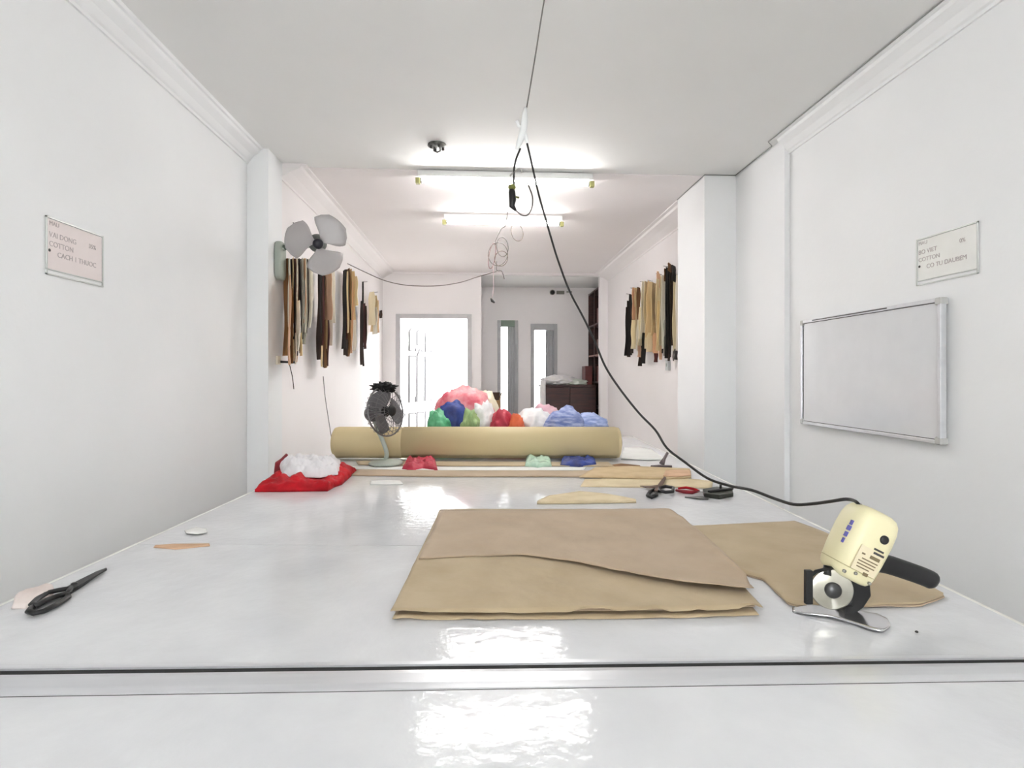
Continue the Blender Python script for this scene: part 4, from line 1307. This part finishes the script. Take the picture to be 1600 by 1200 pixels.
def lamp_at(xa, xb, Ym, label):
    z = ZC - 0.076
    pa, pb = Vector((xa, Ym, z)), Vector((xb, Ym, z))
    L = pb.x - pa.x
    xm = (pa.x + pb.x) / 2
    zc = ZC - 0.006 if Ym > 4.02 else ZC
    lt = thing('tube_lamp', (xm, Ym, z), label, 'lamp', 'fluorescent ceiling lamps')
    bevel(MB().prism([(pa.x, Ym - 0.03, zc - 0.001), (pa.x, Ym + 0.03, zc - 0.001), (pa.x, Ym + 0.042, zc - 0.046), (pa.x, Ym + 0.037, zc - 0.050), (pa.x, Ym - 0.037, zc - 0.050), (pa.x, Ym - 0.042, zc - 0.046)], (L, 0, 0)).build('housing', lampw_m, lt), 0.003)
    zt_ = zc - 0.070
    MB().tube([(pa.x + 0.028, Ym, zt_), (pb.x - 0.028, Ym, zt_)], 0.016, 16).build('tube', tube_m, lt)
    for x in (pa.x, pb.x):
        bevel(MB().box(x - 0.016, x + 0.016, Ym - 0.02, Ym + 0.02, zt_ - 0.024, zc - 0.053).build('lamp_holder', holder_m, lt), 0.003)
        s = -1 if x == pa.x else 1
        MB().tube([(x - s * 0.016, Ym, zt_), (x - s * 0.034, Ym, zt_)], 0.0175, 16).build('end_cap', chrome_m, lt)
    return lt


tube_lamp(653, 925, (280, 287), ZC - 0.070, 'nearer fluorescent tube lamp on the ceiling, with yellow-green end holders')
tube_lamp(694, 878, (347, 350), ZC - 0.076, 'farther fluorescent tube lamp on the ceiling')
# added tube lamp behind the camera, out of view, to brighten the room
for k, (ly, lab_) in enumerate(((-0.7, 'added unseen fluorescent tube lamp on the ceiling behind the camera'),)):
    lamp_at(-0.62, 0.66, ly, lab_)
q = onz(683, 226, ZC)
rs = thing('ceiling_hook_plate', q, 'small dark round hook plate on the ceiling left of the hanging cable', 'ceiling fitting')
MB().lathe((q.x, q.y, ZC - 0.0005), (0, 0, -1), [(0.06, 0), (0.062, 0.008), (0.05, 0.014), (0.02, 0.016)], 24).build('plate', M('aged_grey_metal', (120, 118, 112), 0.5, (60, 60, 58), scale=30), rs)
for k in range(4):
    th = k * math.pi / 2 + 0.4
    MB().lathe((q.x + 0.04 * math.cos(th), q.y + 0.04 * math.sin(th), ZC - 0.012), (0, 0, -1), [(0.010, 0), (0.010, 0.016), (0.004, 0.02)], 8).build('bolt', inkd_m, rs)
MB().tube([(q.x - 0.02, q.y, ZC - 0.014), (q.x - 0.02, q.y, ZC - 0.04), (q.x, q.y, ZC - 0.05), (q.x + 0.02, q.y, ZC - 0.04), (q.x + 0.02, q.y, ZC - 0.014)], 0.005, 8).build('hook', inkd_m, rs)

# ------------------------------------------------------------------ hanging cable, connector, plug and wires
CH = 2.25
top_w = ond(862, -70, 1.98)
top_w.z = ZC - 0.001
tag(MB().tube(smooth_line([top_w, ond(850, 2, 2.02), ond(836, 90, 2.14), ond(823, 168, CH)]), 0.0028, 6).build('suspension_wire', M('grey_suspension_wire', (120, 118, 114), 0.6)),
    'thin grey wire dropping from the ceiling to the white taped joint', 'wire')
tj = thing('taped_joint', ond(813, 232, CH), 'white tape-wrapped cable joint hanging below the ceiling', 'cable joint')
MB().tube([ond(821, 168, CH), ond(820, 180, CH), ond(819, 195, CH), ond(816, 210, CH), ond(811, 224, CH), ond(807, 234, CH)], [(0.006, 0.005), (0.012, 0.010), (0.014, 0.012), (0.015, 0.012), (0.012, 0.010), (0.006, 0.005)], 12).build('tape_wrap', M('white_tape', (238, 240, 240), 0.4), tj)
MB().tube([ond(817, 200, CH), ond(810, 197, CH), ond(808, 189, CH)], [0.006, 0.007, 0.008], 8).build('tape_tail', M('white_tape', (238, 240, 240)), tj)
MB().tube([ond(818, 205, CH), ond(822, 214, CH), ond(824, 224, CH)], [0.010, 0.008, 0.006], 8).build('tape_end', M('white_tape', (238, 240, 240)), tj)
cord = [(823, 222, 2.25), (828, 243, 2.25), (834, 270, 2.25), (842, 305, 2.24), (852, 340, 2.23), (862, 375, 2.21), (873, 410, 2.18), (890, 455, 2.15), (912, 497, 2.11), (930, 535, 2.07), (946, 573, 2.03),
        (968, 607, 1.98), (998, 645, 1.92), (1024, 672, 1.87), (1042, 700, 1.82), (1070, 722, 1.76), (1105, 747, 1.69), (1140, 759, 1.62), (1175, 766, 1.55), (1210, 779, 1.48), (1240, 788, 1.42), (1270, 787, 1.37), (1300, 783, 1.32),
        (1322, 780, 1.29), (1336, 783, CD + 0.03), (1344, 791, CD + 0.03)]
tag(MB().tube(smooth_line([ond(*c) for c in cord], 5), 0.0041, 8).build('power_cord', cable_m), 'long black power cord sagging from the taped joint down to the fabric cutter', 'cord')
pg = thing('hanging_plug', ond(800, 300, CH), 'black plug with a looped lead hanging under the taped joint', 'plug')
MB().tube(smooth_line([ond(813, 232, CH), ond(806, 250, CH), ond(803, 268, CH), ond(803, 290, CH)]), 0.0042, 6).build('lead', cable_m, pg)
MB().tube([ond(799, 292, CH), ond(800, 300, CH), ond(801, 312, CH), ond(800, 322, CH), ond(806, 329, CH)], [(0.008, 0.008), (0.014, 0.012), (0.015, 0.013), (0.012, 0.011), (0.005, 0.005)], 12).build('plug_body', black_m, pg)
MB().lathe(ond(800, 296, CH), (0, 0, 1), [(0.012, 0), (0.016, 0.008), (0.013, 0.018), (0.004, 0.02)], 14).build('plug_collar', M('olive_plastic', (104, 108, 44), 0.5), pg)
for d in (-5, 8):
    MB().tube([ond(800, 306, CH), ond(803 + d, 309, CH)], 0.004, 6).build('pin', M('olive_plastic', (104, 108, 44)), pg)
MB().tube(smooth_line([ond(806, 329, CH), ond(815, 336, CH), ond(824, 336, CH), ond(831, 325, CH), ond(832, 308, CH), ond(827, 293, CH), ond(823, 283, CH)]), 0.003, 6).build('loop', thin_m, pg)
MB().tube(smooth_line([ond(797, 275, CH), ond(802, 270, CH), ond(812, 264, CH), ond(816, 269, CH)]), 0.004, 6).build('wire_twist', M('pale_twist', (176, 172, 168), 0.5), pg)

WD = 5.0
wc = thing('wire_coil', ond(782, 430, WD), 'tangle of thin looped wires hanging below the farther tube lamp', 'wire')
topc = ond(793, 350, WD)
topc.z = ZC - 0.008
MB().tube(smooth_line([topc, ond(790, 352, WD), ond(783, 358, WD), ond(775, 375, WD), ond(774, 383, WD)]), 0.0038, 6).build('wire', thin_m, wc)


def loop(cx, cy, rx, ry, tilt, mat, dd=0.0, r=0.0034):
    pts = []
    for k in range(28):
        th = 2 * math.pi * k / 28
        x, y = rx * math.cos(th), ry * math.sin(th)
        pts.append(ond(cx + x * math.cos(tilt) - y * math.sin(tilt), cy + x * math.sin(tilt) + y * math.cos(tilt), WD + dd + 0.02 * math.sin(th)))
    MB().tube(pts, r, 5, closed=True).build('wire_loop', mat, wc)


loop(778, 397, 15, 18, 0.1, thin_m)
loop(769, 400, 5, 20, 0.15, pinkwire_m, 0.02)
loop(785, 386, 9, 15, -0.1, thin_m, 0.01)
loop(783, 404, 10, 12, 0.3, M('brown_wire', (110, 96, 84), 0.6), -0.01)
loop(808, 363, 9, 14, -0.25, M('brown_wire', (110, 96, 84)), 0.0)
MB().tube(smooth_line([ond(776, 408, WD), ond(776, 422, WD), ond(784, 424, WD), ond(788, 436, WD)]), 0.0035, 6).build('wire_end', thin_m, wc)
MB().tube(smooth_line([ond(770, 415, WD), ond(771, 432, WD), ond(771, 450, WD), ond(769, 466, WD)]), 0.0022, 5).build('pendant_string', M('pale_rose_string', (206, 176, 178), 0.6), wc)
MB().tube([ond(767, 466, WD), ond(769, 470, WD), ond(773, 473, WD)], [0.006, 0.014, 0.008], 8).build('pendant_plug', inkd_m, wc)
cat = []
a_, b_ = onx(543, 412, XLb + 0.02), ond(776, 424, WD)
for (x, y) in ((543, 412), (570, 425), (600, 438), (630, 445), (660, 447), (690, 446), (720, 441), (745, 433), (776, 424)):
    u = (x - 543) / (776 - 543)
    D = (a_ - EYE).dot(FWD) * (1 - u) + WD * u
    cat.append(ond(x, y, D))
tag(MB().tube(smooth_line(cat), 0.0042, 6).build('sagging_wire', M('grey_brown_wire', (112, 104, 100), 0.6)), 'thin wire sagging across the room from the left wall to the wire tangle', 'wire')

# ------------------------------------------------------------------ alcove furniture
su = thing('shelf_unit', (1.93, 8.6, 0), 'tall dark brown open shelf unit at the right end of the alcove', 'shelf')
sx0, sx1, sy0, sy1, szt = 1.80, 2.07, YB + 0.14, YA - 0.02, EYE.z + 1.36
MB().box(sx0, sx1, sy0, sy0 + 0.025, 0, szt).build('side_panel', wood_m, su)
MB().box(sx0, sx1, sy1 - 0.025, sy1, 0, szt).build('side_panel', wood_m, su)
MB().box(sx1 - 0.012, sx1, sy0 + 0.025, sy1 - 0.025, 0, szt).build('back_panel', wood_m, su)
for z in (0.06, 0.5, 0.9, 1.30, 1.73, 2.22, szt - 0.025):
    MB().box(sx0 + 0.004, sx1 - 0.012, sy0 + 0.025, sy1 - 0.025, z, z + 0.025).build('shelf', wood_m if z != 1.73 else M('worn_shelf_edge', (128, 84, 72), 0.5), su)
MB().box(sx0, sx0 + 0.02, (sy0 + sy1) / 2 - 0.015, (sy0 + sy1) / 2 + 0.015, 0, szt).build('upright', wood_m, su)
rb_ = random.Random(3)
for i, (z, mt_, lb) in enumerate(((1.755, M('brown_box_a', (92, 62, 52), 0.7), 'brown box on the shelf unit above the worn shelf'), (2.245, wood2_m, 'red-brown box on the upper shelf of the dark unit'),
                                  (1.325, wood2_m, 'red-brown box on the shelf just above the cabinet top'))):
    o = MB().box(sx0 + 0.03, sx1 - 0.03, sy0 + 0.10, sy0 + 0.40, z + 0.0005, z + 0.24)
    tag(bevel(o.build('storage_box', mt_), 0.006), lb, 'box')
cb_ = thing('low_cabinet', (1.36, 8.6, 0), 'dark brown cabinet under the right window', 'cabinet')
kx0, kx1, ky0, ky1, kz = 0.955, 1.785, 8.36, 8.98, 1.275
bevel(MB().box(kx0, kx1, ky0 + 0.02, ky1, 0.05, kz - 0.03).build('body', wood_m, cb_), 0.004)
bevel(MB().box(kx0 - 0.015, kx1, ky0 - 0.015, ky1, kz - 0.03, kz).build('top', wood_m, cb_), 0.004)
for k in range(2):
    a = kx0 + 0.01 + k * 0.41
    d_ = bevel(MB().box(a, a + 0.40, ky0, ky0 + 0.02, 0.10, kz - 0.04).build('door', wood_m, cb_), 0.004)
    MB().tube([(a + (0.36 if k == 0 else 0.04), ky0 - 0.02, 0.7), (a + (0.36 if k == 0 else 0.04), ky0 - 0.02, 0.82)], 0.006, 8).build('handle', chrome_m, d_)
MB().box(kx0 + 0.03, kx1 - 0.03, ky0 + 0.06, ky1 - 0.03, 0, 0.05).build('plinth', card6_m, cb_)
tag(MB().blob((1.22, 8.55, kz + 0.07), (0.24, 0.20, 0.075), 0.4, 2.6, 31, floor=kz + 0.0006).build('plastic_bag', wbag_m), 'crumpled white plastic bag on top of the dark cabinet', 'bag')
tag(MB().blob((1.45, 8.47, kz + 0.04), (0.18, 0.10, 0.05), 0.4, 2.6, 32, floor=kz + 0.0006).build('plastic_bag', M('pale_green_bag', (222, 230, 218), 0.3, (200, 206, 196))), 'flat pale green plastic bag on the right of the cabinet top', 'bag')
tag(MB().patch([Vector((0.90, 8.30, kz + 0.06)), Vector((0.93, 8.30, kz + 0.08)), Vector((0.99, 8.32, kz + 0.06))],
               [Vector((0.90, 8.31, kz + 0.0)), Vector((0.93, 8.31, kz + 0.02)), Vector((0.99, 8.33, kz + 0.01))], 8, 8, lambda u, v, p: -0.40 * v, 0.004).build('plastic_sheet', wbag_m),
    'white plastic sheet hanging down the left corner of the dark cabinet', 'sheet')
tag(bevel(MB().box(1.66, 1.775, 8.62, 8.90, kz + 0.0006, kz + 0.30).build('red_box', wood2_m), 0.006), 'small red-brown box on the cabinet against the shelf unit', 'box')
# camera on the alcove wall
p = ony(863, 457, YA)
cm = thing('wall_camera', p, 'small dark security camera high on the alcove wall', 'camera')
MB().lathe((p.x, YA - 0.0005, p.z), (0, -1, 0), [(0.045, 0), (0.045, 0.02), (0.03, 0.03)], 20).build('mount', M('camera_grey', (140, 138, 128), 0.5), cm)
MB().lathe((p.x, YA - 0.03, p.z), (-0.15, -1, -0.25), [(0.03, 0), (0.035, 0.03), (0.03, 0.06), (0.01, 0.065)], 20).build('lens', black_m, cm)
MB().box(p.x + 0.07, p.x + 0.20, YA - 0.03, YA - 0.0005, p.z - 0.03, p.z + 0.025).build('junction_box', M('camera_grey', (140, 138, 128)), cm)
MB().box(p.x + 0.24, p.x + 0.33, YA - 0.02, YA - 0.0005, p.z, p.z + 0.02).build('conduit', M('camera_grey', (140, 138, 128)), cm)
